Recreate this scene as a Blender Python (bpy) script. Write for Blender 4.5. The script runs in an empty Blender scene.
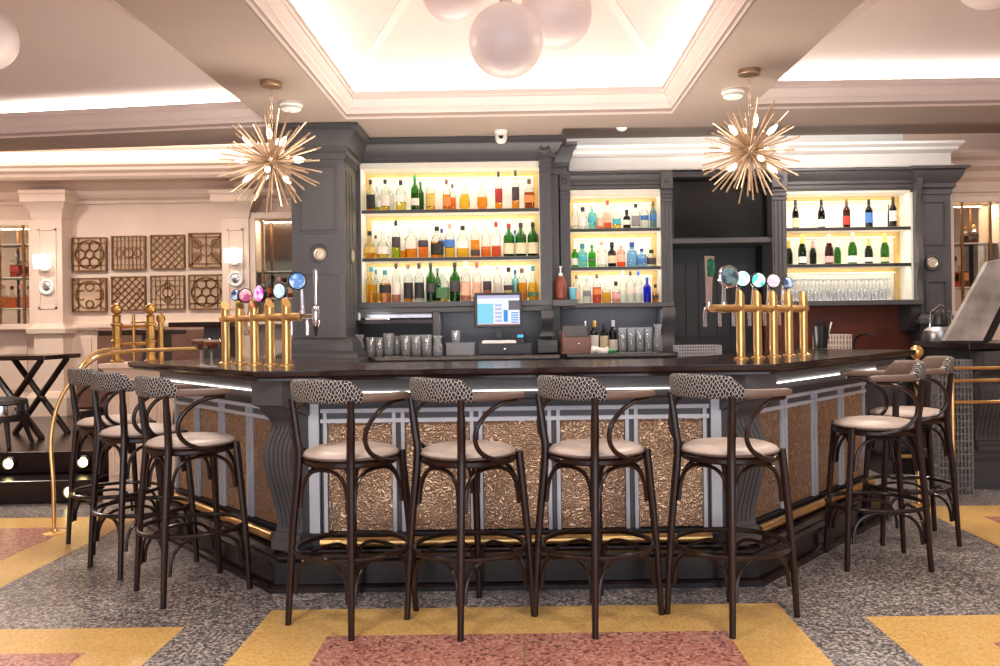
import bpy, bmesh, math, random
from mathutils import Vector, Matrix
from math import sin, cos, pi, sqrt, atan2, hypot
R = math.radians
rnd = random.Random(11)
SC = bpy.context.scene
COL = SC.collection

# ---------------------------------------------------------------- camera
F, VX, VY, CZ, ROLL = 850.0, 520.0, 325.0, 1.27, R(0.8)
def at(px, py, Y):
    dx, dy = px - VX, VY - py
    u = dx*cos(ROLL) + dy*sin(ROLL)
    v = -dx*sin(ROLL) + dy*cos(ROLL)
    return Vector((u*Y/F, Y, CZ + v*Y/F))
def ax(px, py, Y): return at(px, py, Y).x
def az(px, py, Y): return at(px, py, Y).z
cam = bpy.data.cameras.new('camera'); co = bpy.data.objects.new('camera', cam); COL.objects.link(co)
co.location = (0, 0, CZ)
co.rotation_euler = (Matrix.Rotation(R(90), 3, 'X') @ Matrix.Rotation(-ROLL, 3, 'Z')).to_euler()
cam.sensor_width = 36; cam.lens = F*36/1000.0
cam.shift_x = (500 - VX)/1000.0; cam.shift_y = (VY - 333)/1000.0
cam.clip_start = 0.05
SC.camera = co

# ---------------------------------------------------------------- materials
def lin(c):
    c = c/255.0
    return c/12.92 if c <= 0.04045 else ((c+0.055)/1.055)**2.4
def rgb(r, g, b): return (lin(r), lin(g), lin(b), 1.0)
def newmat(name):
    m = bpy.data.materials.new(name); m.use_nodes = True
    nt = m.node_tree; nt.nodes.clear()
    out = nt.nodes.new('ShaderNodeOutputMaterial')
    return m, nt, out
def N(nt, t, **k):
    n = nt.nodes.new(t)
    for a, b in k.items(): setattr(n, a, b)
    return n
def pm(name, c, rough=.5, metal=0, var=.05, scale=9, bump=0, bscale=60, coat=0, stretch=None, emit=0, ecol=None, spec=.5, sheen=0):
    """principled material with a slight procedural tone and gloss variation"""
    m, nt, out = newmat(name)
    p = N(nt, 'ShaderNodeBsdfPrincipled'); nt.links.new(p.outputs[0], out.inputs[0])
    tc = N(nt, 'ShaderNodeTexCoord'); src = tc.outputs['Object']
    if stretch:
        mp = N(nt, 'ShaderNodeMapping'); mp.inputs['Scale'].default_value = stretch
        nt.links.new(src, mp.inputs[0]); src = mp.outputs[0]
    no = N(nt, 'ShaderNodeTexNoise'); no.inputs['Scale'].default_value = scale; no.inputs['Detail'].default_value = 3
    nt.links.new(src, no.inputs['Vector'])
    cr = N(nt, 'ShaderNodeValToRGB')
    b = rgb(*c)
    cr.color_ramp.elements[0].position = .3; cr.color_ramp.elements[1].position = .7
    cr.color_ramp.elements[0].color = tuple(max(0, x*(1-var*2)) for x in b[:3]) + (1,)
    cr.color_ramp.elements[1].color = tuple(min(1, x*(1+var*2)) for x in b[:3]) + (1,)
    nt.links.new(no.outputs['Fac'], cr.inputs[0]); nt.links.new(cr.outputs[0], p.inputs['Base Color'])
    p.inputs['Roughness'].default_value = rough; p.inputs['Metallic'].default_value = metal
    p.inputs['Specular IOR Level'].default_value = spec
    if coat: p.inputs['Coat Weight'].default_value = coat; p.inputs['Coat Roughness'].default_value = .08
    if sheen: p.inputs['Sheen Weight'].default_value = sheen
    if bump:
        n2 = N(nt, 'ShaderNodeTexNoise'); n2.inputs['Scale'].default_value = bscale; n2.inputs['Detail'].default_value = 4
        nt.links.new(src, n2.inputs['Vector'])
        bp = N(nt, 'ShaderNodeBump'); bp.inputs['Strength'].default_value = bump; bp.inputs['Distance'].default_value = .01
        nt.links.new(n2.outputs['Fac'], bp.inputs['Height']); nt.links.new(bp.outputs[0], p.inputs['Normal'])
    if emit:
        p.inputs['Emission Color'].default_value = rgb(*(ecol or c)); p.inputs['Emission Strength'].default_value = emit
    return m
def emat(name, c, s):
    m, nt, out = newmat(name)
    e = N(nt, 'ShaderNodeEmission'); e.inputs[0].default_value = rgb(*c); e.inputs[1].default_value = s
    nt.links.new(e.outputs[0], out.inputs[0]); return m
def gm(name, c, gloss=1.0, rough=.03, edge=.32):
    """thin see-through glass: tinted transparency with a fresnel reflection"""
    m, nt, out = newmat(name)
    t = N(nt, 'ShaderNodeBsdfTransparent')
    l2 = N(nt, 'ShaderNodeLayerWeight'); l2.inputs[0].default_value = .5      # thicker glass seen edge-on absorbs more
    tr = N(nt, 'ShaderNodeValToRGB'); tr.color_ramp.elements[0].position = .35; tr.color_ramp.elements[1].position = .95
    b = rgb(*c); tr.color_ramp.elements[0].color = b; tr.color_ramp.elements[1].color = tuple(x*edge for x in b[:3])+(1,)
    nt.links.new(l2.outputs['Facing'], tr.inputs[0]); nt.links.new(tr.outputs[0], t.inputs[0])
    g = N(nt, 'ShaderNodeBsdfGlossy'); g.inputs['Roughness'].default_value = rough
    lw = N(nt, 'ShaderNodeLayerWeight'); lw.inputs[0].default_value = .35
    cr = N(nt, 'ShaderNodeValToRGB')
    cr.color_ramp.elements[0].color = (.03*gloss,)*3 + (1,); cr.color_ramp.elements[1].color = (.65*gloss,)*3 + (1,)
    cr.color_ramp.elements[0].position = .15
    mx = N(nt, 'ShaderNodeMixShader')
    nt.links.new(lw.outputs['Facing'], cr.inputs[0]); nt.links.new(cr.outputs[0], mx.inputs[0])
    nt.links.new(t.outputs[0], mx.inputs[1]); nt.links.new(g.outputs[0], mx.inputs[2]); nt.links.new(mx.outputs[0], out.inputs[0])
    return m
def whitened_glass(name):
    """bar glass: mostly see-through, milky white mixed in so it looks lit"""
    m = gm(name, (236, 238, 240), 1.1, .08); nt = m.node_tree
    out = [n for n in nt.nodes if n.type == 'OUTPUT_MATERIAL'][0]; src = out.inputs[0].links[0].from_socket
    d = N(nt, 'ShaderNodeBsdfDiffuse'); d.inputs[0].default_value = rgb(232, 230, 228)
    t = N(nt, 'ShaderNodeBsdfTranslucent'); t.inputs[0].default_value = rgb(232, 230, 228)
    a = N(nt, 'ShaderNodeAddShader'); nt.links.new(d.outputs[0], a.inputs[0]); nt.links.new(t.outputs[0], a.inputs[1])
    mx = N(nt, 'ShaderNodeMixShader'); mx.inputs[0].default_value = .10
    nt.links.new(src, mx.inputs[1]); nt.links.new(a.outputs[0], mx.inputs[2]); nt.links.new(mx.outputs[0], out.inputs[0])
    return m
def speck(name, cols, scale, rough=.35, mixn=.0):
    """terrazzo: coloured chips in a binder, all from voronoi cells"""
    m, nt, out = newmat(name)
    p = N(nt, 'ShaderNodeBsdfPrincipled'); nt.links.new(p.outputs[0], out.inputs[0])
    tc = N(nt, 'ShaderNodeTexCoord')
    vo = N(nt, 'ShaderNodeTexVoronoi'); vo.inputs['Scale'].default_value = scale
    nt.links.new(tc.outputs['Object'], vo.inputs['Vector'])
    sp = N(nt, 'ShaderNodeSeparateColor'); nt.links.new(vo.outputs['Color'], sp.inputs[0])
    cr = N(nt, 'ShaderNodeValToRGB'); cr.color_ramp.interpolation = 'CONSTANT'
    pos = 0
    for i, (w, c) in enumerate(cols):
        e = cr.color_ramp.elements[i] if i < 2 else cr.color_ramp.elements.new(pos)
        e.position = pos; e.color = rgb(*c); pos += w
    nt.links.new(sp.outputs[0], cr.inputs[0])
    no = N(nt, 'ShaderNodeTexNoise'); no.inputs['Scale'].default_value = 1.3; no.inputs['Detail'].default_value = 4
    nt.links.new(tc.outputs['Object'], no.inputs['Vector'])
    mr = N(nt, 'ShaderNodeMapRange'); mr.inputs[3].default_value = .88; mr.inputs[4].default_value = 1.1
    nt.links.new(no.outputs[0], mr.inputs[0])
    mu = N(nt, 'ShaderNodeMix', data_type='RGBA', blend_type='MULTIPLY'); mu.inputs[0].default_value = 1
    nt.links.new(cr.outputs[0], mu.inputs[6]); nt.links.new(mr.outputs[0], mu.inputs[7])
    nt.links.new(mu.outputs[2], p.inputs['Base Color'])
    p.inputs['Roughness'].default_value = rough
    return m
M = {}
M['wood_stool'] = pm('dark_stained_beech', (36, 19, 14), .3, var=.15, scale=14, stretch=(1, 1, .15), coat=.12, spec=.35)
M['taupe'] = pm('taupe_leather', (198, 180, 169), .42, var=.03, bump=.05, bscale=160)
M['arm'] = pm('brown_leather', (112, 92, 82), .5, var=.05, bump=.08, bscale=160)
M['counter'] = pm('polished_dark_timber', (42, 25, 22), .17, var=.2, scale=5, stretch=(.4, 4, 4), coat=.15, spec=.35)
M['plinth'] = pm('black_brown_lacquer', (27, 18, 19), .22, var=.15, scale=6, stretch=(.4, 4, 4), spec=.4)
M['brass'] = pm('polished_brass', (222, 182, 118), .28, metal=.88, var=.05)
M['oldbrass'] = pm('aged_brass', (176, 134, 74), .36, metal=.85, var=.1)
M['antique'] = pm('satin_gold_brass', (176, 148, 122), .4, metal=.75, var=.06)
M['gold_fret'] = pm('old_gold_leaf', (118, 80, 42), .45, metal=.35, var=.15, scale=30)
M['grey'] = pm('charcoal_paint', (72, 71, 74), .42, var=.03)
M['grey_dark'] = pm('dark_charcoal_paint', (44, 44, 48), .45, var=.03)
M['grey_bar'] = pm('slate_grey_paint', (80, 79, 82), .4, var=.03)
M['rail'] = pm('pale_grey_enamel', (196, 200, 210), .3, var=.02)
M['cream'] = pm('cream_paint', (228, 205, 188), .5, var=.02, scale=3)
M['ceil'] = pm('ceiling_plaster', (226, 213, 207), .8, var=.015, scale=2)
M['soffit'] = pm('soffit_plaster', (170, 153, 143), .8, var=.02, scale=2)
M['white'] = pm('white_paint', (240, 238, 234), .5, var=.01)
M['shelfside'] = pm('pale_lacquer', (232, 228, 214), .45, var=.02)
M['shelfback'] = pm('shelf_back_pale_marble', (244, 238, 224), .4, var=.06, scale=3)
M['gilt'] = pm('gilt_edge_trim', (214, 178, 110), .4, metal=.3, var=.06)
M['steel'] = pm('brushed_steel', (190, 190, 192), .3, metal=1, var=.06, stretch=(1, 1, 12))
M['chrome'] = pm('chrome', (215, 215, 220), .12, metal=1, var=.03)
M['black'] = pm('black_plastic', (20, 20, 22), .35, var=.1)
M['tv'] = pm('tv_glass', (6, 6, 8), .2, var=.1, spec=.15)
M['redpanel'] = pm('oxblood_panel', (112, 54, 40), .4, var=.12, scale=4)
M['mirror'] = pm('mirror_glass', (225, 215, 205), .06, metal=1, var=.04, scale=5)
M['brightmirror'] = pm('mirror_reflection_tone', (232, 208, 180), .16, metal=.65, var=.1, scale=6)  # bright reflections put into a pale, partly diffuse base colour
M['glass'] = gm('clear_glass', (246, 248, 248))
M['glass_bar'] = whitened_glass('drinking_glass')
M['pane'] = gm('window_pane_glass', (248, 248, 246), .5, edge=.9)
M['globe'] = pm('opal_globe', (240, 226, 222), .35, var=.01, emit=.03, ecol=(255, 236, 228))
M['flap'] = pm('worn_zinc', (176, 170, 166), .36, metal=.4, var=.2, scale=5)
M['seat_dark'] = pm('black_leather', (34, 28, 28), .4, var=.1)
M['brownleather'] = pm('chestnut_leather', (110, 78, 66), .45, var=.08)
M['floor_grey'] = speck('terrazzo_grey', [(.26, (88, 84, 88)), (.24, (126, 120, 121)), (.22, (160, 151, 147)), (.18, (200, 187, 177)), (.10, (56, 54, 58))], 95, .3)
M['floor_yellow'] = speck('terrazzo_ochre', [(.35, (226, 182, 108)), (.3, (232, 190, 116)), (.2, (218, 170, 96)), (.15, (236, 198, 130))], 120, .3)
M['floor_pink'] = speck('terrazzo_rose', [(.3, (198, 138, 122)), (.25, (184, 120, 106)), (.2, (214, 160, 144)), (.13, (122, 78, 74)), (.12, (172, 108, 98))], 85, .3)
M['brassstrip'] = pm('zinc_divider', (196, 168, 116), .35, metal=.6)
M['led'] = emat('led_strip_white', (255, 250, 240), 4)
M['ledwarm'] = emat('led_strip_warm', (255, 236, 200), 2.5)
M['bulb'] = emat('lit_bulb', (255, 240, 215), 5)
M['sconce'] = emat('sconce_shade_lit', (255, 246, 230), 2.2)
M['steplamp'] = emat('step_lamp_lit', (255, 236, 160), 6)

def fabric():
    m, nt, out = newmat('houndstooth_fabric')
    p = N(nt, 'ShaderNodeBsdfPrincipled'); nt.links.new(p.outputs[0], out.inputs[0]); p.inputs['Roughness'].default_value = .75
    tc = N(nt, 'ShaderNodeTexCoord'); sx = N(nt, 'ShaderNodeSeparateXYZ'); nt.links.new(tc.outputs['Object'], sx.inputs[0])
    a = N(nt, 'ShaderNodeMath', operation='ARCTAN2'); nt.links.new(sx.outputs[0], a.inputs[0])
    ng = N(nt, 'ShaderNodeMath', operation='MULTIPLY'); ng.inputs[1].default_value = -1; nt.links.new(sx.outputs[1], ng.inputs[0])
    nt.links.new(ng.outputs[0], a.inputs[1])
    u = N(nt, 'ShaderNodeMath', operation='MULTIPLY'); u.inputs[1].default_value = .24; nt.links.new(a.outputs[0], u.inputs[0])
    cb = N(nt, 'ShaderNodeCombineXYZ'); nt.links.new(u.outputs[0], cb.inputs[0]); nt.links.new(sx.outputs[2], cb.inputs[1])
    mp = N(nt, 'ShaderNodeMapping'); mp.inputs['Rotation'].default_value = (0, 0, R(40)); mp.inputs['Scale'].default_value = (88, 52, 1)
    nt.links.new(cb.outputs[0], mp.inputs[0])
    vo = N(nt, 'ShaderNodeTexVoronoi', feature='DISTANCE_TO_EDGE', voronoi_dimensions='2D'); vo.inputs['Scale'].default_value = 1; vo.inputs['Randomness'].default_value = .55
    nt.links.new(mp.outputs[0], vo.inputs['Vector'])
    cr = N(nt, 'ShaderNodeValToRGB'); cr.color_ramp.elements[0].position = .045; cr.color_ramp.elements[1].position = .085
    cr.color_ramp.elements[0].color = rgb(204, 198, 192); cr.color_ramp.elements[1].color = rgb(26, 22, 24)
    nt.links.new(vo.outputs['Distance'], cr.inputs[0]); nt.links.new(cr.outputs[0], p.inputs['Base Color'])
    return m
M['fabric'] = fabric()
def copper():
    m, nt, out = newmat('embossed_copper')
    p = N(nt, 'ShaderNodeBsdfPrincipled'); nt.links.new(p.outputs[0], out.inputs[0])
    p.inputs['Metallic'].default_value = .9; p.inputs['Roughness'].default_value = .34
    tc = N(nt, 'ShaderNodeTexCoord')
    no = N(nt, 'ShaderNodeTexNoise'); no.inputs['Scale'].default_value = 9; no.inputs['Detail'].default_value = 2
    nt.links.new(tc.outputs['Object'], no.inputs['Vector'])
    mx = N(nt, 'ShaderNodeMix', data_type='VECTOR'); mx.inputs[0].default_value = .12
    nt.links.new(tc.outputs['Object'], mx.inputs[4]); nt.links.new(no.outputs['Color'], mx.inputs[5])
    vo = N(nt, 'ShaderNodeTexVoronoi', feature='SMOOTH_F1'); vo.inputs['Scale'].default_value = 84
    nt.links.new(mx.outputs[1], vo.inputs['Vector'])
    wv = N(nt, 'ShaderNodeMath', operation='SINE'); ml = N(nt, 'ShaderNodeMath', operation='MULTIPLY'); ml.inputs[1].default_value = 11
    nt.links.new(vo.outputs['Distance'], ml.inputs[0]); nt.links.new(ml.outputs[0], wv.inputs[0])
    bp = N(nt, 'ShaderNodeBump'); bp.inputs['Strength'].default_value = .5; bp.inputs['Distance'].default_value = .008
    nt.links.new(wv.outputs[0], bp.inputs['Height']); nt.links.new(bp.outputs[0], p.inputs['Normal'])
    cr = N(nt, 'ShaderNodeValToRGB'); cr.color_ramp.elements[0].color = rgb(172, 138, 112); cr.color_ramp.elements[1].color = rgb(226, 204, 180)
    mr = N(nt, 'ShaderNodeMapRange'); mr.inputs[1].default_value = -1; mr.inputs[2].default_value = 1
    nt.links.new(wv.outputs[0], mr.inputs[0]); nt.links.new(mr.outputs[0], cr.inputs[0]); nt.links.new(cr.outputs[0], p.inputs['Base Color'])
    return m
M['copper'] = copper()

# ---------------------------------------------------------------- mesh builder
def V(*a): return Vector(a)
def crspline(pts, k=6, closed=False):
    pts = [Vector(p) for p in pts]; n = len(pts); o = []
    rng = range(n if closed else n-1)
    for i in rng:
        p1, p2 = pts[i], pts[(i+1) % n]
        p0 = pts[i-1] if (i > 0 or closed) else p1*2-p2
        p3 = pts[(i+2) % n] if (i+2 < n or closed) else p2*2-p1
        for j in range(k):
            t = j/k
            o.append(.5*((2*p1)+(p2-p0)*t+(2*p0-5*p1+4*p2-p3)*t*t+(3*p1-p0-3*p2+p3)*t**3))
    if not closed: o.append(pts[-1])
    return o
class MB:
    def __init__(s): s.v = []; s.f = []; s.mi = []; s.cur = 0; s.M = Matrix()
    def add(s, vs, fs):
        b = len(s.v)
        s.v += [s.M @ Vector(p) for p in vs]
        for f in fs: s.f.append([b+i for i in f]); s.mi.append(s.cur)
        return s
    def box(s, x0, x1, y0, y1, z0, z1):
        return s.add([(x0, y0, z0), (x1, y0, z0), (x1, y1, z0), (x0, y1, z0), (x0, y0, z1), (x1, y0, z1), (x1, y1, z1), (x0, y1, z1)],
                     [(0, 3, 2, 1), (4, 5, 6, 7), (0, 1, 5, 4), (1, 2, 6, 5), (2, 3, 7, 6), (3, 0, 4, 7)])
    def prism(s, poly, a, b, plane='xy'):
        n = len(poly)
        g = {'xy': lambda p, h: (p[0], p[1], h), 'yz': lambda p, h: (h, p[0], p[1]), 'xz': lambda p, h: (p[0], h, p[1])}[plane]
        return s.add([g(p, a) for p in poly] + [g(p, b) for p in poly],
                     [list(range(n))[::-1], list(range(n, 2*n))] + [(i, (i+1) % n, n+(i+1) % n, n+i) for i in range(n)])
    def loft(s, rings, caps=True, closed=True, ends=False):
        n = len(rings[0]); vs = [p for r in rings for p in r]; fs = []
        for k in range(len(rings)-1 + (1 if ends else 0)):
            k2 = (k+1) % len(rings)
            for i in range(n if closed else n-1):
                j = (i+1) % n
                fs.append((k*n+i, k*n+j, k2*n+j, k2*n+i))
        if caps and not ends:
            fs.append(list(range(n))[::-1]); fs.append([(len(rings)-1)*n+i for i in range(n)])
        return s.add(vs, fs)
    def lathe(s, prof, c=(0, 0, 0), n=20, axis=None, e=2.0, sx=1, sy=1):
        A = Matrix.Translation(Vector(c)) @ (axis.to_4x4() if axis else Matrix())
        rings = []
        for r, z in prof:
            ring = []
            for i in range(n):
                t = 2*pi*i/n + (pi/n if e != 2 else 0)
                ct, st = cos(t), sin(t)
                x = math.copysign(abs(ct)**(2/e), ct); y = math.copysign(abs(st)**(2/e), st)
                ring.append(A @ Vector((r*x*sx, r*y*sy, z)))
            rings.append(ring)
        return s.loft(rings, caps=True)
    def tube(s, pts, r, n=8, closed=False, caps=True):
        pts = [Vector(p) for p in pts]; m = len(pts)
        rr = r if isinstance(r, (list, tuple)) else [r]*m
        up = None; rings = []
        for i in range(m):
            if closed: t = pts[(i+1) % m]-pts[i-1]
            else: t = pts[min(i+1, m-1)]-pts[max(i-1, 0)]
            t = t.normalized() if t.length > 1e-9 else Vector((0, 0, 1))
            if up is None:
                up = Vector((0, 0, 1)) if abs(t.z) < .9 else Vector((1, 0, 0))
            a = t.cross(up)
            if a.length < 1e-6: a = t.orthogonal()
            a.normalize(); b = a.cross(t).normalized(); up = b
            rings.append([pts[i] + (a*cos(2*pi*k/n) + b*sin(2*pi*k/n))*rr[i] for k in range(n)])
        return s.loft(rings, caps=caps and not closed, ends=closed)
    def sphere(s, c, r, n=24, m=14, sz=None):
        sz = sz or r
        return s.lathe([(max(r*sin(pi*k/m), 1e-4), -sz*cos(pi*k/m)) for k in range(m+1)], c, n)
    def sweep(s, path, prof, closed=False, cl_prof=True):
        """profile [(outward, z)] along plan path, outward to the right of travel, mitred corners"""
        n = len(path); rings = []
        P = [Vector((p[0], p[1])) for p in path]
        for i in range(n):
            if closed or 0 < i < n-1:
                d0 = (P[i]-P[i-1]).normalized(); d1 = (P[(i+1) % n]-P[i]).normalized()
            elif i == 0: d0 = d1 = (P[1]-P[0]).normalized()
            else: d0 = d1 = (P[-1]-P[-2]).normalized()
            n0 = Vector((d0.y, -d0.x)); n1 = Vector((d1.y, -d1.x))
            b = (n0+n1).normalized(); k = 1/max(.2, b.dot(n0))
            rings.append([(P[i].x+b.x*k*o, P[i].y+b.y*k*o, z) for o, z in prof])
        return s.loft(rings, caps=not closed and cl_prof, closed=cl_prof, ends=closed)
    def build(s, name, mats, parent=None, w=False, smooth=35, bevel=0, loc=None, rz=0):
        """w: the vertices are in world coordinates; otherwise they are local to the parent"""
        if not isinstance(mats, (list, tuple)): mats = [mats]
        off = Vector((0, 0, 0))
        if w:
            if parent is not None:
                q = parent
                while q is not None: off += q.location; q = q.parent
            elif loc is not None: off = Vector(loc)
        me = bpy.data.meshes.new(name)
        me.from_pydata([tuple(p-off) for p in s.v], [], s.f)
        for m in mats: me.materials.append(M[m] if isinstance(m, str) else m)
        me.polygons.foreach_set('material_index', s.mi)
        bm = bmesh.new(); bm.from_mesh(me); bmesh.ops.recalc_face_normals(bm, faces=bm.faces); bm.to_mesh(me); bm.free()
        if smooth:
            me.polygons.foreach_set('use_smooth', [True]*len(me.polygons)); me.set_sharp_from_angle(angle=R(smooth))
        me.update()
        o = bpy.data.objects.new(name, me); COL.objects.link(o)
        if parent is not None: o.parent = parent
        if loc is not None: o.location = loc
        if rz: o.rotation_euler.z = rz
        if bevel:
            b = o.modifiers.new('bevel', 'BEVEL'); b.width = bevel; b.segments = 2; b.limit_method = 'ANGLE'; b.angle_limit = R(40)
        return o
def tag(o, label=None, cat=None, group=None, kind=None):
    if label: o['label'] = label
    if cat: o['category'] = cat
    if group: o['group'] = group
    if kind: o['kind'] = kind
    return o
def thing(name, label, cat, loc=(0, 0, 0), rz=0, group=None):
    o = bpy.data.objects.new(name, None); COL.objects.link(o); o.location = loc; o.rotation_euler.z = rz
    o.empty_display_size = .1
    return tag(o, label, cat, group)
def struct(o): o['kind'] = 'structure'; return o
def dup(root, loc, rz, label=None, group=None):
    r = root.copy(); COL.objects.link(r); r.location = loc; r.rotation_euler.z = rz
    if label: r['label'] = label
    if group: r['group'] = group
    for ch in list(root.children):
        c = ch.copy(); COL.objects.link(c); c.parent = r
        for g in list(ch.children):
            d = g.copy(); COL.objects.link(d); d.parent = c
    return r
def arealight(name, loc, rot, sx, sy, power, col=(255, 236, 214), spread=180):
    l = bpy.data.lights.new(name, 'AREA'); l.shape = 'RECTANGLE'; l.size = sx; l.size_y = sy; l.energy = power; l.color = rgb(*col)[:3]; l.spread = R(spread)
    o = bpy.data.objects.new(name, l); COL.objects.link(o); o.location = loc; o.rotation_euler = rot
    return o
def aimed(name, loc, to, sx, sy, power, col=(255, 236, 214), spread=180):
    d = (Vector(to)-Vector(loc))
    return arealight(name, loc, d.to_track_quat('-Z', 'Y').to_euler(), sx, sy, power, col, spread)
# ================================================================ ROOM SHELL
H = 3.0
b = MB()
def q(x0, x1, y0, y1, z): b.add([(x0, y0, z), (x1, y0, z), (x1, y1, z), (x0, y1, z)], [(0, 1, 2, 3)])
b.box(-7, 7, -4, 10, -.1, 0)
b.cur = 1
q(-1.135, 1.14, .2, 3.83, .001); q(-7, -1.45, .2, 3.63, .001); q(1.46, 7, .2, 3.64, .001)
q(-7, -2.6, 4.1, 5.8, .001); q(2.65, 7, 4.1, 5.77, .001)
b.cur = 2
q(-.81, .83, .2, 3.495, .002); q(-7, -1.73, .2, 3.35, .002); q(1.83, 7, .2, 3.33, .002)
q(-7, -2.9, 4.4, 5.5, .002); q(2.95, 7, 4.4, 5.45, .002)
b.cur = 3
q(-.003, .003, .2, 3.495, .003)
struct(b.build('floor', ['floor_grey', 'floor_yellow', 'floor_pink', 'brassstrip'], smooth=0))

# ceiling: soffit with three tent-shaped trays and two raised strips at the back
trays = [  # opening corners (near-left, near-right, far-right, far-left), apex
    ([(-1.40, 4.2), (1.26, 4.2), (1.26, 6.95), (-1.40, 6.99)], (-.07, 5.6, 4.5)),
    ([(-5.4, 3.4), (-2.10, 3.4), (-2.10, 7.2), (-5.4, 7.62)], (-3.75, 5.4, 4.2)),
    ([(1.88, 3.4), (5.3, 3.4), (5.3, 6.82), (1.88, 6.85)], (3.6, 5.2, 4.2))]
b = MB()
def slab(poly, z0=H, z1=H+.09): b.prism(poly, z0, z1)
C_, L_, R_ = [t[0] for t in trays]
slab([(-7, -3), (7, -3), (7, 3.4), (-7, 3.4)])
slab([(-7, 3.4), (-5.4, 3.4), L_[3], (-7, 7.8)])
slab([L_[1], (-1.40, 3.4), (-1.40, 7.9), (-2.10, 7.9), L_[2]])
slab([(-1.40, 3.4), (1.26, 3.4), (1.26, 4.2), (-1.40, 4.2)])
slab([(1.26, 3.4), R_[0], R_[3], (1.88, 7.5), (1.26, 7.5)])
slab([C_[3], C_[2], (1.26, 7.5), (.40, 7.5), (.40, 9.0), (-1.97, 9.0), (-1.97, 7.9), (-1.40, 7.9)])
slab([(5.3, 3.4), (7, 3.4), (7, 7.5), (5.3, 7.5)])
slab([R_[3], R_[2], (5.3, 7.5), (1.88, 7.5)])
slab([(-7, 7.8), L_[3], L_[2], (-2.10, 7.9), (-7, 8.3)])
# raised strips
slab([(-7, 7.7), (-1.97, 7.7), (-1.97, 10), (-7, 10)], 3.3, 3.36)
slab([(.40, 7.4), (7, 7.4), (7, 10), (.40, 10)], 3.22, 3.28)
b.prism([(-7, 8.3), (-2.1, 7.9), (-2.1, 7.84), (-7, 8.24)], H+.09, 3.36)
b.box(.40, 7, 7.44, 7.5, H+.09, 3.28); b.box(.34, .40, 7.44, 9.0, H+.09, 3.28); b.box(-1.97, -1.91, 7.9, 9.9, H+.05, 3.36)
b.cur = 1
for P, A in trays:
    cx = sum(p[0] for p in P)/4; cy = sum(p[1] for p in P)/4
    base = []
    for (x, y) in P:
        base.append((x + math.copysign(.04, x-cx), y + math.copysign(.04, y-cy), 3.085))
    out_ = [(x + math.copysign(.02, x-cx), y + math.copysign(.02, y-cy)) for x, y in P]
    tip = Vector(A)
    for i in range(4):
        p0, p1 = Vector(base[i]), Vector(base[(i+1) % 4]); u_ = Vector((0, 0, .09))
        b.add([p0, p1, p1+u_, p0+u_], [(0, 1, 2, 3)]); b.add([p0+u_, p1+u_, tip], [(0, 1, 2)])
        h0 = p0+u_; dr = (tip-h0).normalized(); sd = dr.cross(Vector((0, 0, 1))).normalized(); up = sd.cross(dr)
        if up.z > 0: up = -up
        q0, q1 = h0+dr*.02, tip-dr*.05          # rib along each hip
        b.loft([[q+sd*.055-up*.05, q+sd*.04+up*.035, q-sd*.04+up*.035, q-sd*.055-up*.05] for q in (q0, q1)])
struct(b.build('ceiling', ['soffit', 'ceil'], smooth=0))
# tray cornices, stepped inwards as they rise
prof = [(0, 3.0), (.0, 2.985), (-.012, 2.985), (-.012, 3.02), (.01, 3.03), (.02, 3.055), (.02, 3.07), (.032, 3.07), (.045, 3.10), (.07, 3.125), (.07, 3.145), (.085, 3.145), (.085, 3.185), (.06, 3.185), (.055, 3.12), (-.03, 3.10), (-.03, 3.0)]
for P, A in trays:
    c = MB()         # clockwise: the tray's inside lies to the right
    if A[0] < -1: c.sweep([P[1], P[0], P[3], P[2]], prof)
    elif A[0] > 1: c.sweep([P[3], P[2], P[1], P[0]], prof)
    else: c.sweep([P[0], P[3], P[2], P[1]], prof, closed=True)
    struct(c.build('trim_cornice', 'ceil', smooth=25))
# walls
def wall(name, boxes, m='cream'):
    c = MB()
    for x in boxes: c.box(*x)
    return struct(c.build(name, m, smooth=0))
wall('wall_back_left', [(-7, -1.97, 9.6, 9.75, 0, 3.36)])
wall('wall_back', [(-1.97, 4.05, 8.95, 9.1, 0, 3.28)], 'grey_dark')
wall('wall_back_upper', [(.40, 4.05, 8.93, 8.95, 2.85, 3.22)], 'white')
wall('wall_back_right', [(4.05, 7, 8.95, 9.1, 0, 3.28)])
wall('wall_left', [(-7.15, -7, -3, 9.75, 0, 3.36)])
wall('wall_right', [(7, 7.15, -3, 9.1, 0, 3.28)])
wall('wall_partition', [(-2.05, -1.97, 8.2, 9.6, 0, 3.0)], 'grey_dark')
# left back wall: projecting bulkhead cornice, crown and dado
c = MB()
c.sweep([(-7, 9.6), (-1.97, 9.6)], [(0, 2.70), (.03, 2.70), (.03, 2.735), (.07, 2.76), (.09, 2.80), (.09, 2.84), (.15, 2.86), (.22, 2.90), (.40, 2.91), (.42, 2.94), (.42, 2.97), (.46, 3.0), (.46, 3.03), (.5, 3.05), (.5, 3.08), (0, 3.08)])
struct(c.build('trim_crown', 'cream', smooth=25))
c = MB()
c.sweep([(-7, 9.6), (-1.97, 9.6)], [(0, 1.27), (.06, 1.28), (.08, 1.31), (.08, 1.34), (.03, 1.36), (0, 1.38)])
c.sweep([(-7, 9.6), (-1.97, 9.6)], [(0, .34), (.05, .34), (.05, .50), (.03, .53), (0, .54)])
for i in range(14):
    x = -6.9 + i*.36
    c.box(x, x+.26, 9.58, 9.6, .62, 1.2)
struct(c.build('trim_dado', 'cream', smooth=25))
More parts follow.
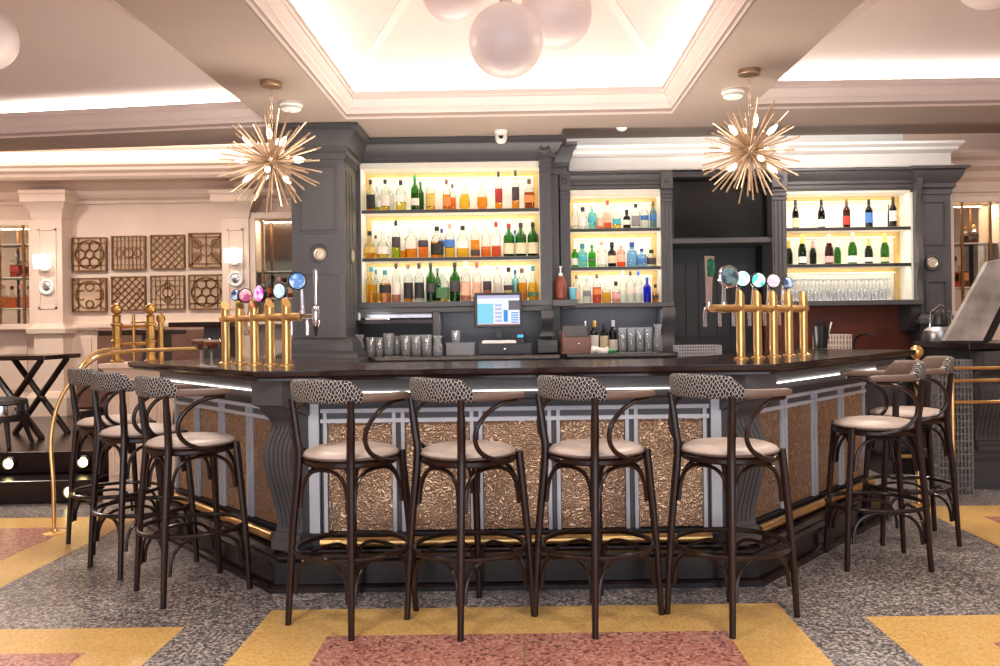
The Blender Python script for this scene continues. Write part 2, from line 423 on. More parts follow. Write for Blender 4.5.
# pilasters on the left back wall
def pilaster(x0, x1, Yw, z0, z1, zc, dep=.22):
    c = MB()
    yf = Yw-dep
    c.box(x0, x1, yf, Yw, z0, zc)
    c.sweep([(x0, Yw), (x0, yf), (x1, yf), (x1, Yw)][::1], [(0, zc-.02), (.01, zc-.02), (.02, zc+.05), (.07, zc+.13), (.09, zc+.15), (.09, z1-.04), (.10, z1-.04), (.10, z1), (-.05, z1)])
    c.box(x0, x1, yf, Yw, zc, z1)
    c.sweep([(x0, Yw), (x0, yf), (x1, yf), (x1, Yw)], [(0, z0), (.06, z0), (.06, z0+.2), (.03, z0+.26), (0, z0+.27)])
    c.sweep([(x0, Yw), (x0, yf), (x1, yf), (x1, Yw)], [(0, 1.24), (.05, 1.25), (.06, 1.3), (.02, 1.33), (0, 1.36)])
    m = .06   # raised panel border
    for (a0, a1, c0, c1) in ((x0+m, x1-m, z1-1.30, z1-1.28), (x0+m, x1-m, zc-.16, zc-.14), (x0+m, x0+m+.02, z1-1.30, zc-.14), (x1-m-.02, x1-m, z1-1.30, zc-.14)):
        c.box(a0, a1, yf-.012, yf, c0, c1)
    return c
YL = 9.6
for (a, d) in ((33, 62), (222, 249)):
    c = pilaster(ax(a, 260, 9.38), ax(d, 260, 9.38), YL, .34, az((a+d)/2, 191, 9.38), az((a+d)/2, 216, 9.38))
    struct(c.build('trim_pilaster', 'cream', smooth=25))
for (px, py) in ((47, 287), (236, 279)):
    p = at(px, py, 9.37)
    t = thing('wall_rosette', 'round white plaster rosette on the cream pilaster ' + ('left' if px < 100 else 'right') + ' of the gold panels', 'rosette', p, group='plaster rosettes')
    A = Matrix.Rotation(R(90), 3, 'X')
    c = MB(); c.lathe([(.045, 0), (.088, 0), (.088, .015), (.078, .024), (.066, .024), (.056, .014), (.045, .014), (.045, 0)], n=32, axis=A); c.build('ring', 'white', t)
    c = MB(); c.lathe([(.001, .022), (.03, .022), (.048, .012), (.048, 0), (.001, 0)], n=24, axis=A); c.build('boss', 'steel', t)
# sconces
for (px, py) in ((44, 262), (234, 256)):
    p = at(px, py, 9.34)
    t = thing('wall_sconce', 'lit white rectangular wall sconce on the cream pilaster ' + ('left' if px < 100 else 'right') + ' of the gold panels', 'wall lamp', p, group='wall sconces')
    c = MB(); c.box(-.04, .04, -.0, .04, -.1, .1); c.build('back_plate', 'white', t, bevel=.005)
    c = MB(); c.lathe([(.07, -.075), (.08, -.075), (.088, .075), (.08, .075)], (0, -.045, 0), n=4, e=2, sx=1.15, sy=.7); c.build('shade', 'sconce', t, smooth=0)

# raised platform on the left
c = MB()
c.prism([(-7, 6.05), (-3.17, 6.29), (-3.17, 6.6), (-2.3, 6.8), (-2.3, 9.6), (-7, 9.6)], 0, .17)
c.prism([(-7, 6.42), (-3.17, 6.62), (-2.3, 6.85), (-2.3, 9.6), (-7, 9.6)], .17, .34)
struct(c.build('floor_platform', 'plinth', smooth=0, bevel=.012))
steps = [((4, 474), 6.5, 'on the upper step at the picture edge'), ((84, 473), 6.6, 'on the upper step behind the wing stools'), ((65, 500), 6.2, 'on the lower step beside the handrail')]
for (p, Y, d) in steps:
    w = at(p[0], p[1], Y)
    yf = (6.05+.25*(w.x+7)/3.95 if Y < 6.3 else 6.42+.2*(w.x+7)/3.85)
    w.y = yf-.001; w.z = .085 if Y < 6.3 else .255
    t = thing('step_light', 'round yellow step light ' + d, 'step light', w, group='step lights')
    A = Matrix.Rotation(R(90), 3, 'X')
    c = MB(); c.lathe([(.001, .0), (.055, .0), (.055, .012), (.045, .03), (.042, .03), (.04, .014), (.001, .014)], n=24, axis=A); c.build('bezel', 'black', t)
    c = MB(); c.lathe([(.001, .016), (.038, .016), (.036, .022), (.02, .026), (.001, .027)], n=20, axis=A); c.build('lens', 'steplamp', t)

# ---- ceiling-mounted things
def smoke(px, py, d):
    p = at(px, py, 6.5); k = (H-CZ)/(p.z-CZ); p = Vector((p.x*k, p.y*k, H))
    t = thing('smoke_detector', d, 'smoke detector', p)
    c = MB(); c.lathe([(.001, 0), (.085, 0), (.088, -.018), (.08, -.03), (.001, -.03)], n=28); c.build('base', 'white', t)
    c = MB(); c.lathe([(.07, -.03), (.075, -.05), (.06, -.062), (.03, -.066), (.001, -.066)], n=24); c.build('sensor_head', 'white', t)
smoke(291, 103, 'white round smoke detector on the soffit beside the burst chandelier over the left wing')
smoke(733, 90, 'white round smoke detector on the soffit beside the burst chandelier over the right wing')
def seccam(px, py, Y, zc, d):
    p = at(px, py, Y); p.z = zc
    t = thing('security_camera', d, 'security camera', p)
    c = MB(); c.lathe([(.001, 0), (.06, 0), (.06, -.02), (.052, -.035), (.001, -.035)], n=24); c.build('mount', 'white', t)
    c = MB(); c.lathe([(.05, -.03), (.055, -.06), (.048, -.095), (.03, -.112), (.001, -.118)], n=24); d_ = c.build('dome', 'white', t)
    A = Matrix.Rotation(R(60), 3, 'X')
    c = MB(); c.lathe([(.001, 0), (.022, 0), (.022, .022), (.016, .026), (.001, .026)], (0, -.032, -.07), n=16, axis=A); c.build('lens', 'black', d_)
seccam(501, 134, 7.55, H, 'white dome security camera hanging from the soffit above the whisky shelves')
seccam(622, 140, 8.1, 3.22, 'small white security camera on the raised ceiling above the gin shelves')

# opal globes
def globe(px, py, Y, rpx, d, k=0):
    r = rpx*Y/F
    p = at(px, py, Y)
    t = thing('globe_pendant', d, 'pendant lamp', p, group='opal globe pendants')
    c = MB(); c.sphere((0, 0, 0), r, 40, 24); c.build('globe', 'globe', t)
    c = MB(); c.lathe([(.001, .02), (.03, .02), (.035, 0), (.035, -.02), (.001, -.02)], (0, 0, r+.01), n=16); c.build('cap', 'steel', t)
    c = MB(); c.tube([(0, 0, r+.02), (0, 0, 4.3-p.z-k)], .006, 6); c.build('cord', 'white', t)
globe(453, -10, 4.75, 32, 'large white opal globe, left one of the three hanging over the bar')
globe(506, 41, 4.6, 37, 'large white opal globe, lowest and middle one of the three over the bar')
globe(556, 13, 4.9, 36, 'large white opal globe, right one of the three hanging over the bar')
globe(-17, 38, 4.9, 32, 'white opal globe hanging in the left ceiling tray', .2)
globe(990, -25, 5.0, 33, 'white opal globe hanging in the right ceiling tray', .2)

# burst chandeliers
rod = MB(); rod.tube([(0, 0, .03), (0, 0, 1)], .0058, 6); rodme = rod.build('spike', 'antique')
def chandelier(px, py, rpx, cpx, cpy, d, first):
    cp = at(cpx, cpy, 6.0); k = (H-CZ)/(cp.z-CZ); Y = 6.0*k
    top = Vector((cp.x*k, Y, H)); ctr = Vector((top.x, Y, az(px, py, Y)))
    t = thing('burst_chandelier', d, 'chandelier', top, group='sea urchin burst chandeliers')
    L = rpx*Y/F; dz = ctr.z-H
    c = MB(); c.lathe([(.001, 0), (.075, 0), (.075, -.03), (.07, -.035), (.001, -.035)], n=28); c.build('canopy', 'antique', t)
    c = MB(); n = 15; z0, z1 = -.035, dz+.05
    for i in range(n):
        zc = z0+(z1-z0)*(i+.5)/n; hl = abs(z1-z0)/n*.62
        pts = [Vector((cos(a)*.008, 0, sin(a)*hl)) for a in [2*pi*j/10 for j in range(10)]]
        rot = Matrix.Rotation(R(90)*(i % 2), 3, 'Z')
        c.tube([rot @ p + Vector((0, 0, zc)) for p in pts], .0022, 5, closed=True)
    c.build('chain', 'antique', t)
    c = MB(); c.sphere((0, 0, dz), .055, 20, 12); hub = c.build('hub', 'antique', t)
    rr = random.Random(5)
    n = 92
    for i in range(n):
        z = 1-2*(i+.5)/n; a = i*2.399963; s = sqrt(1-z*z)
        v = Vector((s*cos(a), s*sin(a), z)).normalized()
        o = rodme if first and i == 0 else rodme.copy()
        if not (first and i == 0): COL.objects.link(o)
        o.parent = t; o.location = (0, 0, dz); o.rotation_mode = 'QUATERNION'; o.rotation_quaternion = v.to_track_quat('Z', 'Y')
        l = L*rr.choice((.78, .88, .95, 1.0, 1.02)); o.scale = (1, 1, l)
    bd = [(.05, -.45, .8), (-.55, -.35, .5), (.45, -.5, .45), (-.8, -.3, .0), (.93, -.2, .0), (.1, -.85, -.4), (-.62, -.35, -.55), (.55, -.4, -.62), (.2, .8, .3), (-.4, .7, -.3), (.6, .6, .2), (.0, .6, .75)]
    for v in bd:
        v = Vector(v).normalized(); rot = v.to_track_quat('Z', 'Y').to_matrix()
        c = MB(); c.lathe([(.001, .05), (.011, .05), (.011, .145), (.016, .15), (.016, .168), (.001, .168)], (0, 0, 0), n=12, axis=rot)
        s = c.build('lamp_socket', 'antique', t); s.location = (0, 0, dz)
        c = MB(); c.lathe([(.009, .165), (.016, .185), (.019, .205), (.014, .23), (.004, .252), (.001, .254)], (0, 0, 0), n=12, axis=rot); c.build('bulb', 'bulb', s)
    return ctr
ch1 = chandelier(271, 162, 53, 271, 82, 'brass sea-urchin burst chandelier hanging from the soffit over the left bar wing', True)
ch2 = chandelier(753, 151, 53, 749, 70, 'brass sea-urchin burst chandelier hanging before the television over the right bar wing', False)

# eight gilt fretwork mirrors
def fret(style):
    c = MB(); y0, y1 = -.016, -.004; w = .013
    def bar(x0, z0, x1, z1, ww=w):
        d = Vector((x1-x0, z1-z0)).normalized(); n = Vector((-d.y, d.x))*ww/2
        c.prism([(x0+n.x, z0+n.y), (x1+n.x, z1+n.y), (x1-n.x, z1-n.y), (x0-n.x, z0-n.y)], y0, y1, 'xz')
    def ring(x, z, r, a0=0, a1=360, ww=w, k=28):
        m = max(4, int(k*(a1-a0)/360)); full = a1-a0 >= 360
        A = [R(a0+(a1-a0)*i/m) for i in range(m+(0 if full else 1))]
        for i in range(m):
            p, q2 = A[i], A[(i+1) % len(A)]
            bar(x+r*cos(p), z+r*sin(p), x+r*cos(q2), z+r*sin(q2), ww)
    s = .175
    if style in (0, 7):      # scrolled circle
        ring(0, 0, .155); ring(0, 0, .045)
        for a in range(0, 360, 60): ring(.1*cos(R(a)), .1*sin(R(a)), .052)
        for sx in (-1, 1):
            bar(sx*.12, -s, sx*.12, s); bar(-s, sx*.12, s, sx*.12)
    elif style == 1:
        for k in range(-4, 5): bar(k*.042, -s, k*.042, s, .007)
        for z in (-.13, -.06, .06, .13): bar(-s, z, s, z, .007)
        ring(0, 0, .05); ring(-.1, 0, .04); ring(.1, 0, .04)
    elif style in (2, 5):
        for k in (-.24, -.16, -.08, 0, .08, .16, .24):
            a0 = max(-s, -s-k); a1 = min(s, s-k)
            bar(a0, a0+k, a1, a1+k); bar(a0, -a0-k, a1, -a1-k)
        if style == 5: bar(-s, .0, -.1, 0); bar(.1, 0, s, 0)
    elif style == 3:
        ring(0, .0, .06)
        for sx in (-1, 1):
            for sz in (-1, 1): ring(sx*.1, sz*.07, .045); ring(sx*.1, sz*.07, .02); bar(sx*.05, sz*.03, sx*s, sz*s)
            bar(sx*.15, -s, sx*.15, s)
        bar(-s, .14, s, .14); bar(-s, -.14, s, -.14); bar(0, -s, 0, s)
    elif style == 4:
        ring(0, -.0, .15); ring(0, .09, .045); ring(0, -.1, .04); ring(-.09, 0, .05, 60, 300); ring(.09, 0, .05, -120, 120)
        for a in (45, 135, 225, 315): bar(.15*cos(R(a)), .15*sin(R(a)), s*1.0*math.copysign(1, cos(R(a))), s*math.copysign(1, sin(R(a))))
        bar(-s, .12, s, .12); bar(-.12, -s, -.12, s); bar(.12, -s, .12, s)
    elif style == 6:
        for x in (-.13, -.08, .08, .13): bar(x, -s, x, s, .008)
        for z in (-.13, -.07, .07, .13): bar(-s, z, s, z, .008)
        ring(0, .07, .03); ring(0, -.07, .03); ring(0, 0, .055); bar(0, -s, 0, s, .008)
        bar(-.13, 0, 0, .13, .008); bar(0, .13, .13, 0, .008); bar(.13, 0, 0, -.13, .008); bar(0, -.13, -.13, 0, .008)
    return c
dsc = ['greenish mirror behind dense circles', 'fine grid of upright bars and three rings', 'bright diagonal lattice', 'four ringed corners and a centre boss',
       'open circle with looping curves', 'dark diagonal lattice', 'bright stepped cross lattice', 'large circle of interlaced rings']
for k in range(8):
    col, row = k % 4, k//4
    x = [(73, 107), (112, 146), (151, 185), (189, 224)][col]
    cy = ([(237, 272), (235, 271), (234, 270), (232, 269)] if row == 0 else [(277, 313), (276, 311), (275, 310), (274, 310)])[col]
    a = at((x[0]+x[1])/2, (cy[0]+cy[1])/2, 9.575)
    sc = (x[1]-x[0])*9.575/F/.37
    t = thing('fretwork_mirror', 'square gilt fretwork wall mirror, %s, %s row' % (dsc[k], ('upper' if row == 0 else 'lower')), 'wall mirror', a, group='gilt fretwork mirrors')
    c = MB(); c.box(-.178*sc, .178*sc, -.004, .02, -.178*sc, .178*sc); c.build('mirror_glass', 'brightmirror', t)
    c = MB(); w = .012
    for bx in ((-.185, .185, .173, .185), (-.185, .185, -.185, -.173)): c.box(bx[0]*sc, bx[1]*sc, -.024, .02, bx[2]*sc, bx[3]*sc)
    for bx in ((-.185, -.173), (.173, .185)): c.box(bx[0]*sc, bx[1]*sc, -.024, .02, -.173*sc, .173*sc)
    c.build('frame', 'gold_fret', t)
    f = fret(k); f.v = [Vector((p.x*sc, p.y, p.z*sc)) for p in f.v]; f.build('fretwork', 'gold_fret', t, smooth=0)
# ================================================================ THE BAR
WA = R(41); BY = 4.1; BXL, BXR = -1.20, 1.135
wl = Vector((-sin(WA), cos(WA))); wr = Vector((sin(WA), cos(WA)))
TL, TR = 1.80, 1.93
K = math.tan((R(90)-WA)/2)
def bar_line(o, tl=TL, tr=TR):
    """plan line of the bar front offset outward by o (plinth face = 0), left end to right end"""
    a = Vector((BXL-o*K, BY-o)); b_ = Vector((BXR+o*K, BY-o))
    return [a+wl*(tl+o*K), a, b_, b_+wr*(tr+o*K)]
def inner(o, tl=TL, tr=TR): return bar_line(o, tl, tr)
def solid(c, o_out, o_in, z0, z1, tl=TL, tr=TR, dl=0, dr=0):
    A_ = bar_line(o_out, tl, tr); B_ = bar_line(o_in, tl, tr)
    c.prism([tuple(p) for p in A_] + [tuple(p) for p in reversed(B_)], z0, z1)
bar = thing('bar_counter', 'angled bar front with embossed copper panels, pale grey rails and black plinth', 'bar counter', (0, BY, 0))
c = MB(); solid(c, -.16, -.62, 0, 1.02); c.build('carcass', 'grey_dark', bar, w=True, smooth=0)
c = MB()
path = bar_line(0)
c.sweep(path, [(-.25, 0), (.03, 0), (.03, .022), (.02, .032), (0, .036), (0, .118), (.012, .122), (.012, .140), (-.02, .150), (-.02, .162), (-.06, .172), (-.06, .182), (-.25, .182)])
c.build('plinth', 'plinth', bar, w=True, smooth=25)
# brass foot rail lying on the plinth
for i, (s, e) in enumerate(((0, 1), (1, 2), (2, 3))):
    ln = bar_line(-.095); p, q_ = ln[s], ln[e]; d = (q_-p).normalized()
    a0 = .16 if s == 1 else .05; a1 = .16 if e == 2 and s == 1 else .05
    if s == 0: a1 = .17
    if s == 2: a0 = .17
    p2 = p+d*a0; q2 = q_-d*a1
    c = MB(); c.tube([(p2.x, p2.y, .21), (q2.x, q2.y, .21)], .024, 12); c.build('foot_rail', 'brass', bar, w=True)
# base moulding under the panels
c = MB(); c.sweep(bar_line(-.14), [(-.06, .18), (0, .18), (0, .20), (-.01, .21), (-.01, .225), (.0, .23), (.0, .245), (-.03, .255), (-.06, .255)]); c.build('base_moulding', 'grey_dark', bar, w=True, smooth=25)
# frieze under the worktop
c = MB(); c.sweep(bar_line(-.06), [(-.12, .865), (-.09, .865), (-.085, .90), (-.01, .915), (-.005, .94), (0, .955), (0, 1.0), (.02, 1.008), (.03, 1.022), (-.12, 1.022)]); c.build('frieze', 'grey_bar', bar, w=True, smooth=25)
for s in range(3):
    ln = bar_line(-.052); p, q_ = ln[s], ln[s+1]; d = (q_-p).normalized(); a0, a1 = (.17 if s else .02), (.17 if s < 2 else .02)
    p2, q2 = p+d*a0, q_-d*a1; n = Vector((d.y, -d.x))*.005
    c = MB(); c.prism([tuple(p2-n), tuple(q2-n), tuple(q2+n), tuple(p2+n)], .949, .9545); c.build('led_strip', 'led', bar, w=True, smooth=0)
# copper panels and enamel rails
PO = -.155
def seg(s, n, m0, m1):
    ln = bar_line(PO); p, q_ = ln[s], ln[s+1]; d = (q_-p).normalized(); nn = Vector((d.y, -d.x))
    Ltot = (q_-p).length-m0-m1; p = p+d*m0; w = Ltot/n
    def bx(c, a, b_, o0, o1, z0, z1):
        P = [p+d*a+nn*o0, p+d*b_+nn*o0, p+d*b_+nn*o1, p+d*a+nn*o1]
        c.prism([tuple(x) for x in P], z0, z1)
    for i in range(n):
        c = MB(); bx(c, i*w+.035, (i+1)*w-.035, 0, .012, .255, .80); c.build('copper_panel', 'copper', bar, w=True, smooth=0)
    c = MB()
    for z in (.795, .845): bx(c, 0, Ltot, 0, .03, z, z+.02)
    for i in range(n+1):
        for dx in (-.022, .022):
            xa = i*w+dx
            if -.005 < xa < Ltot+.005: bx(c, xa-.009, xa+.009, 0, .026, .25, .865)
    c.build('enamel_rail', 'rail', bar, w=True, smooth=0)
    c = MB(); 
    for i in range(n+1):
        a, e = max(0, i*w-.036), min(Ltot, i*w+.036)
        bx(c, a, e, -.006, .008, .25, .80)
    bx(c, 0, Ltot, -.006, .010, .80, .868)
    c.build('stile', 'grey_bar', bar, w=True, smooth=0)
seg(0, 4, .05, .13); seg(1, 5, .13, .13); seg(2, 4, .13, .05)
# fluted scroll consoles at the corners and the ends
def console(pos, dirn, name='console_bracket', zt=1.02, mat='grey_bar', par=bar, wd=.16, zb=.18):
    """S-shaped bracket: profile in (outward, height), extruded across its width"""
    d = Vector((dirn[0], dirn[1])).normalized(); s = Vector((-d.y, d.x)); ht = zt-zb
    pr = crspline([(.18, 1.0, 0), (.185, .93, 0), (.175, .86, 0), (.135, .80, 0), (.085, .75, 0), (.09, .70, 0), (.125, .64, 0), (.14, .56, 0), (.13, .46, 0), (.095, .34, 0), (.06, .22, 0), (.05, .14, 0), (.055, .10, 0)], 4)
    out_ = [(p.x, p.y) for p in pr]+[(.075, .095), (.075, .06), (.095, .05), (.095, 0), (-.06, 0), (-.06, 1.0)]
    c = MB()
    def w3(o, a, z): v = Vector((pos[0], pos[1]))+d*o+s*a; return (v.x, v.y, zb+z*ht)
    n = len(out_)
    rings = [[w3(o, a, z) for o, z in out_] for a in (-wd/2, wd/2)]
    c.loft(rings)
    o_ = c.build(name, mat, par, w=True, smooth=30)
    c = MB()       # flutes on the lower belly
    bel = [p for p in pr if .12 < p.y < .735]
    for a in (-.052, -.026, 0, .026, .052):
        k = wd/.16; a *= k
        r0 = [w3(p.x+.006, a-.008*k, p.y) for p in bel]; r1 = [w3(p.x+.006, a+.008*k, p.y) for p in bel]
        r2 = [w3(p.x-.01, a+.008*k, p.y) for p in bel]; r3 = [w3(p.x-.01, a-.008*k, p.y) for p in bel]
        c.loft([[r0[i], r1[i], r2[i], r3[i]] for i in range(len(bel))])
    c.build('flute', mat, o_, w=True, smooth=30)
    c = MB()
    c.loft([[w3(o, a, z) for o, z in ((.0, .78), (.205, .86), (.205, 1.0), (.0, 1.0))] for a in (-wd/2-.012, wd/2+.012)])
    c.build('abacus', mat, o_, w=True, smooth=0)
ln = bar_line(-.15)
bl = (Vector((0, -1)) + Vector((-cos(WA), -sin(WA)))).normalized(); br = Vector((-bl.x, bl.y))
console(ln[1], bl); console(ln[2], br)
nl = Vector((-cos(WA), -sin(WA))); nr = Vector((cos(WA), -sin(WA)))
console(ln[3]-nr*.10, wr, wd=.13); console(ln[0]-nl*.10, wl, wd=.13)
# corner posts behind the consoles, pale panel strips
for i, (s, d) in enumerate(((1, -1), (1, 1), (2, -1), (2, 1))):
    p = ln[s]; dd = {(1, -1): wl, (1, 1): Vector((1, 0)), (2, -1): Vector((-1, 0)), (2, 1): wr}[(s, d)]
    nn = {(1, -1): nl, (1, 1): Vector((0, -1)), (2, -1): Vector((0, -1)), (2, 1): nr}[(s, d)]
    P = [p+dd*.07, p+dd*.125, p+dd*.125+nn*.03, p+dd*.07+nn*.03]
    c = MB(); c.prism([tuple(x) for x in P], .25, .90); c.build('corner_post', 'rail', bar, w=True, smooth=0)
# worktop
top = thing('bar_worktop', 'polished dark timber worktop running along all three sides of the bar', 'worktop', (0, BY, 1.022))
ZT = 1.07
c = MB()
A_ = bar_line(.12, 1.85, 2.12); B_ = bar_line(-.68, 1.85, 2.12)
edge = [(0, 1.070), (.0, 1.066), (-.004, 1.045), (-.012, 1.036), (-.03, 1.032), (-.03, 1.022)]
rings = []
for o, z in edge[::-1]:
    A2 = bar_line(.12+o, 1.85, 2.12)
    rings.append([(p.x, p.y, z) for p in A2] + [(p.x, p.y, z) for p in reversed(B_)])
c.loft(rings)
c.build('timber_slab', 'counter', top, w=True, smooth=20)

# ================================================================ BAR STOOLS
def stool(name, label, loc, rz):
    t = thing(name, label, 'bar stool', loc, rz, 'bentwood bar stools around the bar')
    FS, SS, SZ = (.182, .207), (.150, .163), .70
    legs = {}
    for sx in (-1, 1):
        for sy in (-1, 1):
            f = Vector((sx*FS[0], sy*FS[1], 0)); k = Vector((sx*SS[0], sy*SS[1], SZ))
            if sy < 0: pts = crspline([f, f.lerp(k, .55)+Vector((sx*.004, sy*.004, 0)), k, (sx*.158, -.168, .82), (sx*.172, -.180, .968)], 5)
            else: pts = crspline([f, f.lerp(k, .5)+Vector((sx*.004, sy*.004, 0)), k, (sx*SS[0], sy*SS[1], SZ-.006)], 5)
            n = len(pts); rr = [.0135+.0045*min(1, p.z/.6) - (.003 if p.z > .9 else 0) for p in pts]
            c = MB(); c.tube(pts, rr, 10); c.build('leg', 'wood_stool', t)
            legs[(sx, sy)] = lambda z, f=f, k=k: f.lerp(k, z/SZ)
    c = MB(); c.lathe([(.15, .682), (.198, .682), (.206, .689), (.206, .704), (.198, .712), (.15, .712)], n=40); c.build('seat_rim', 'wood_stool', t)
    c = MB(); c.lathe([(.001, .712), (.19, .712), (.203, .720), (.205, .727), (.197, .738), (.17, .749), (.11, .757), (.05, .760), (.001, .761)], n=40); s = c.build('seat', 'taupe', t, smooth=60)
    c = MB(); c.tube([(cos(a)*.2055, sin(a)*.2055, .722) for a in [2*pi*i/40 for i in range(40)]], .0045, 6, closed=True); c.build('piping', 'arm', s)
    c = MB(); c.tube([(cos(a)*.243, sin(a)*.243, .315) for a in [2*pi*i/40 for i in range(40)]], .0115, 8, closed=True); c.build('foot_ring', 'wood_stool', t)
    order = [(-1, -1), (1, -1), (1, 1), (-1, 1)]
    for low, high, inset, nm in ((.135, .292, .022, 'lower_brace'), (.50, .668, .02, 'upper_brace')):
        for i in range(4):
            a, e = legs[order[i]], legs[order[(i+1) % 4]]
            pts = []
            for j in range(19):
                th = pi*j/18; z = low+(high-low)*max(0, sin(th))**.62
                u = (1-math.copysign(abs(cos(th))**.75, cos(th)))/2
                p = a(z).lerp(e(z), .06+.88*u); cc = Vector((p.x, p.y, 0))
                p = p-cc.normalized()*.006
                pts.append(p)
            c = MB(); c.tube(pts, .0085, 7); c.build(nm, 'wood_stool', t)
    # padded horseshoe back: path angle phi from the rear, then straight arms
    def plan(sv):
        """signed distance along the horseshoe -> plan point and outward normal"""
        ra = .240; q_ = ra*pi/2
        if abs(sv) <= q_:
            a = sv/ra; return Vector((ra*sin(a), -ra*cos(a)+.02)), Vector((sin(a), -cos(a)))
        sg = 1 if sv > 0 else -1; e = abs(sv)-q_
        return Vector((sg*(ra-.06*(e/.2)**2*.5), .02+e)), Vector((sg, 0))
    def ring(sv, z0, z1, th, lean=0):
        p, n_ = plan(sv); h = z1-z0; r_ = min(th, h)*.42; o = []
        def add(off, z): v = p+n_*(off+lean*(z-z0)); o.append((v.x, v.y, z))
        for (ox, oz, a0) in ((th/2-r_, z1-r_, 0), (-th/2+r_, z1-r_, 90), (-th/2+r_, z0+r_, 180), (th/2-r_, z0+r_, 270)):
            for k in range(4):
                a = R(a0+k*30); add(ox+r_*cos(a), oz+r_*sin(a))
        return o
    zb, zh, za = .955, 1.056, 1.0
    def zt(sv):
        a = abs(sv)
        if a < .165: return zh-.006*(a/.165)**2
        if a < .222: return (zh-.006)+(za-zh+.006)*(a-.165)/.057
        return za
    S0 = .218
    c = MB(); rings = [ring(-S0, zb+.005, za, .04)] + [ring(v, zb, zt(v), .046, .06) for v in [-S0+.004+(2*S0-.008)*i/44 for i in range(45)]] + [ring(S0, zb+.005, za, .04)]
    c.loft(rings)
    bk = c.build('backrest', ['fabric', 'arm'], t, smooth=60)
    me = bk.data
    for p in me.polygons:          # the inside of the pad is plain brown leather
        cc = p.center; nn = Vector((cc.x, cc.y-.02)); 
        if p.normal.x*nn.x+p.normal.y*nn.y < -.35*nn.length: p.material_index = 1
    for sg in (-1, 1):
        c = MB(); e0, e1 = S0-.006, .240*pi/2+.078
        c.loft([ring(sg*(e0+(e1-e0)*i/12), zb+.004+.004*(i/12), za-.004-.004*(i/12) if i < 12 else za-.012, .05 if 0 < i < 12 else .04) for i in range(13)])
        c.build('arm_pad', 'arm', t, smooth=60)
        x = sg
        c = MB(); c.tube(crspline([(x*.235, .07, .955), (x*.238, -.01, .948), (x*.231, -.085, .915), (x*.218, -.132, .86), (x*.209, -.138, .80), (x*.208, -.105, .748), (x*.211, -.04, .714), (x*.206, .035, .697)], 6), .0105, 8); c.build('arm_support', 'wood_stool', t)
    return t
SP = [((-.232, 3.696), -46.5, 'bar stool with patterned backrest, second from left along the bar front'),
      ((-.746, 3.717), -32, 'bar stool with patterned backrest, leftmost of four along the bar front'),
      ((.323, 3.702), -49, 'bar stool with patterned backrest, third from left along the bar front'),
      ((.899, 3.68), -54.5, 'bar stool with patterned backrest, rightmost of four along the bar front'),
      ((-1.613, 4.15), -48, 'bar stool nearest the left corner of the bar, at the left wing'),
      ((-2.056, 4.606), -41, 'middle bar stool of three at the left wing of the bar'),
      ((-2.441, 5.106), -42, 'farthest bar stool of three at the left wing, beside the brass handrail'),
      ((1.857, 4.47), 86, 'nearer bar stool of two at the right wing, its arms towards the bar'),
      ((2.25, 4.95), 84, 'farther bar stool of two at the right wing, behind its neighbour')]
st0 = stool('bar_stool', SP[0][2], (SP[0][0][0], SP[0][0][1], .0), R(SP[0][1]))
for (xy, a, d) in SP[1:]:
    dup(st0, (xy[0], xy[1], .0), R(a), d)
# ================================================================ BACK BAR
def shelfunit(t, x0, x1, yf, dep, z0, z1, shelves, rim=.03, gilt=True):
    """open lit box: sides, back, shelves with light strips; returns list of shelf top heights (lowest first)"""
    yb = yf+dep
    c = MB(); c.box(x0-.02, x1+.02, yb-.02, yb, z0-.02, z1+.02); c.build('back_panel', 'shelfback', t, w=True, smooth=0)
    for s, x in ((-1, x0), (1, x1)):
        c = MB(); c.box(x-.02 if s < 0 else x, x if s < 0 else x+.02, yf, yb-.02, z0, z1); c.build('side_panel', 'shelfside', t, w=True, smooth=0)
    c = MB(); c.box(x0, x1, yf, yb-.02, z1, z1+.02); c.build('head_panel', 'shelfside', t, w=True, smooth=0)
    zs = [z0]+shelves
    for z in shelves:
        c = MB(); c.box(x0, x1, yf+.01, yb-.02, z-.03, z); s_ = c.build('shelf', 'shelfside', t, w=True, smooth=0)
        c = MB(); c.box(x0, x1, yf, yf+.012, z-.032, z-.002); c.build('shelf_edge', 'grey_dark', s_, w=True, smooth=0)
    tops = shelves+[z1]
    for i, z in enumerate(zs):
        zt = tops[i]-(.03 if i < len(shelves) else 0)
        if gilt:       # gilt frame standing against the back of each bay
            c = MB(); yy = yb-.05; g = .045
            c.box(x0, x1, yy, yy+.03, zt-g, zt); c.box(x0, x0+g, yy, yy+.03, z, zt-g); c.box(x1-g, x1, yy, yy+.03, z, zt-g)
            c.build('gilt_frame', 'gilt', t, w=True, smooth=0)
        c = MB(); c.box(x0+.05, x1-.05, yb-.058, yb-.05, zt-.052, zt-.044); c.build('led_strip', 'ledwarm', t, w=True, smooth=0)
        arealight('shelf_tape', ((x0+x1)/2, yf+.05, zt-.006), (R(24), 0, 0), x1-x0-.04, .03, 1.4*(x1-x0), (255, 250, 240))
        arealight('shelf_tape', ((x0+x1)/2, yb-.10, z+.01), (R(180+35), 0, 0), x1-x0-.06, .02, .6*(x1-x0), (255, 248, 236))
    return zs
def cornice_prof(z0, z1, d):
    h = z1-z0
    return [(-.05, z0), (0, z0), (.1*d, z0+.02*h), (.1*d, z0+.2*h), (.28*d, z0+.26*h), (.28*d, z0+.40*h), (.45*d, z0+.5*h), (.62*d, z0+.66*h), (.72*d, z0+.78*h), (.72*d, z0+.86*h), (d, z0+.9*h), (d, z1), (-.05, z1)]
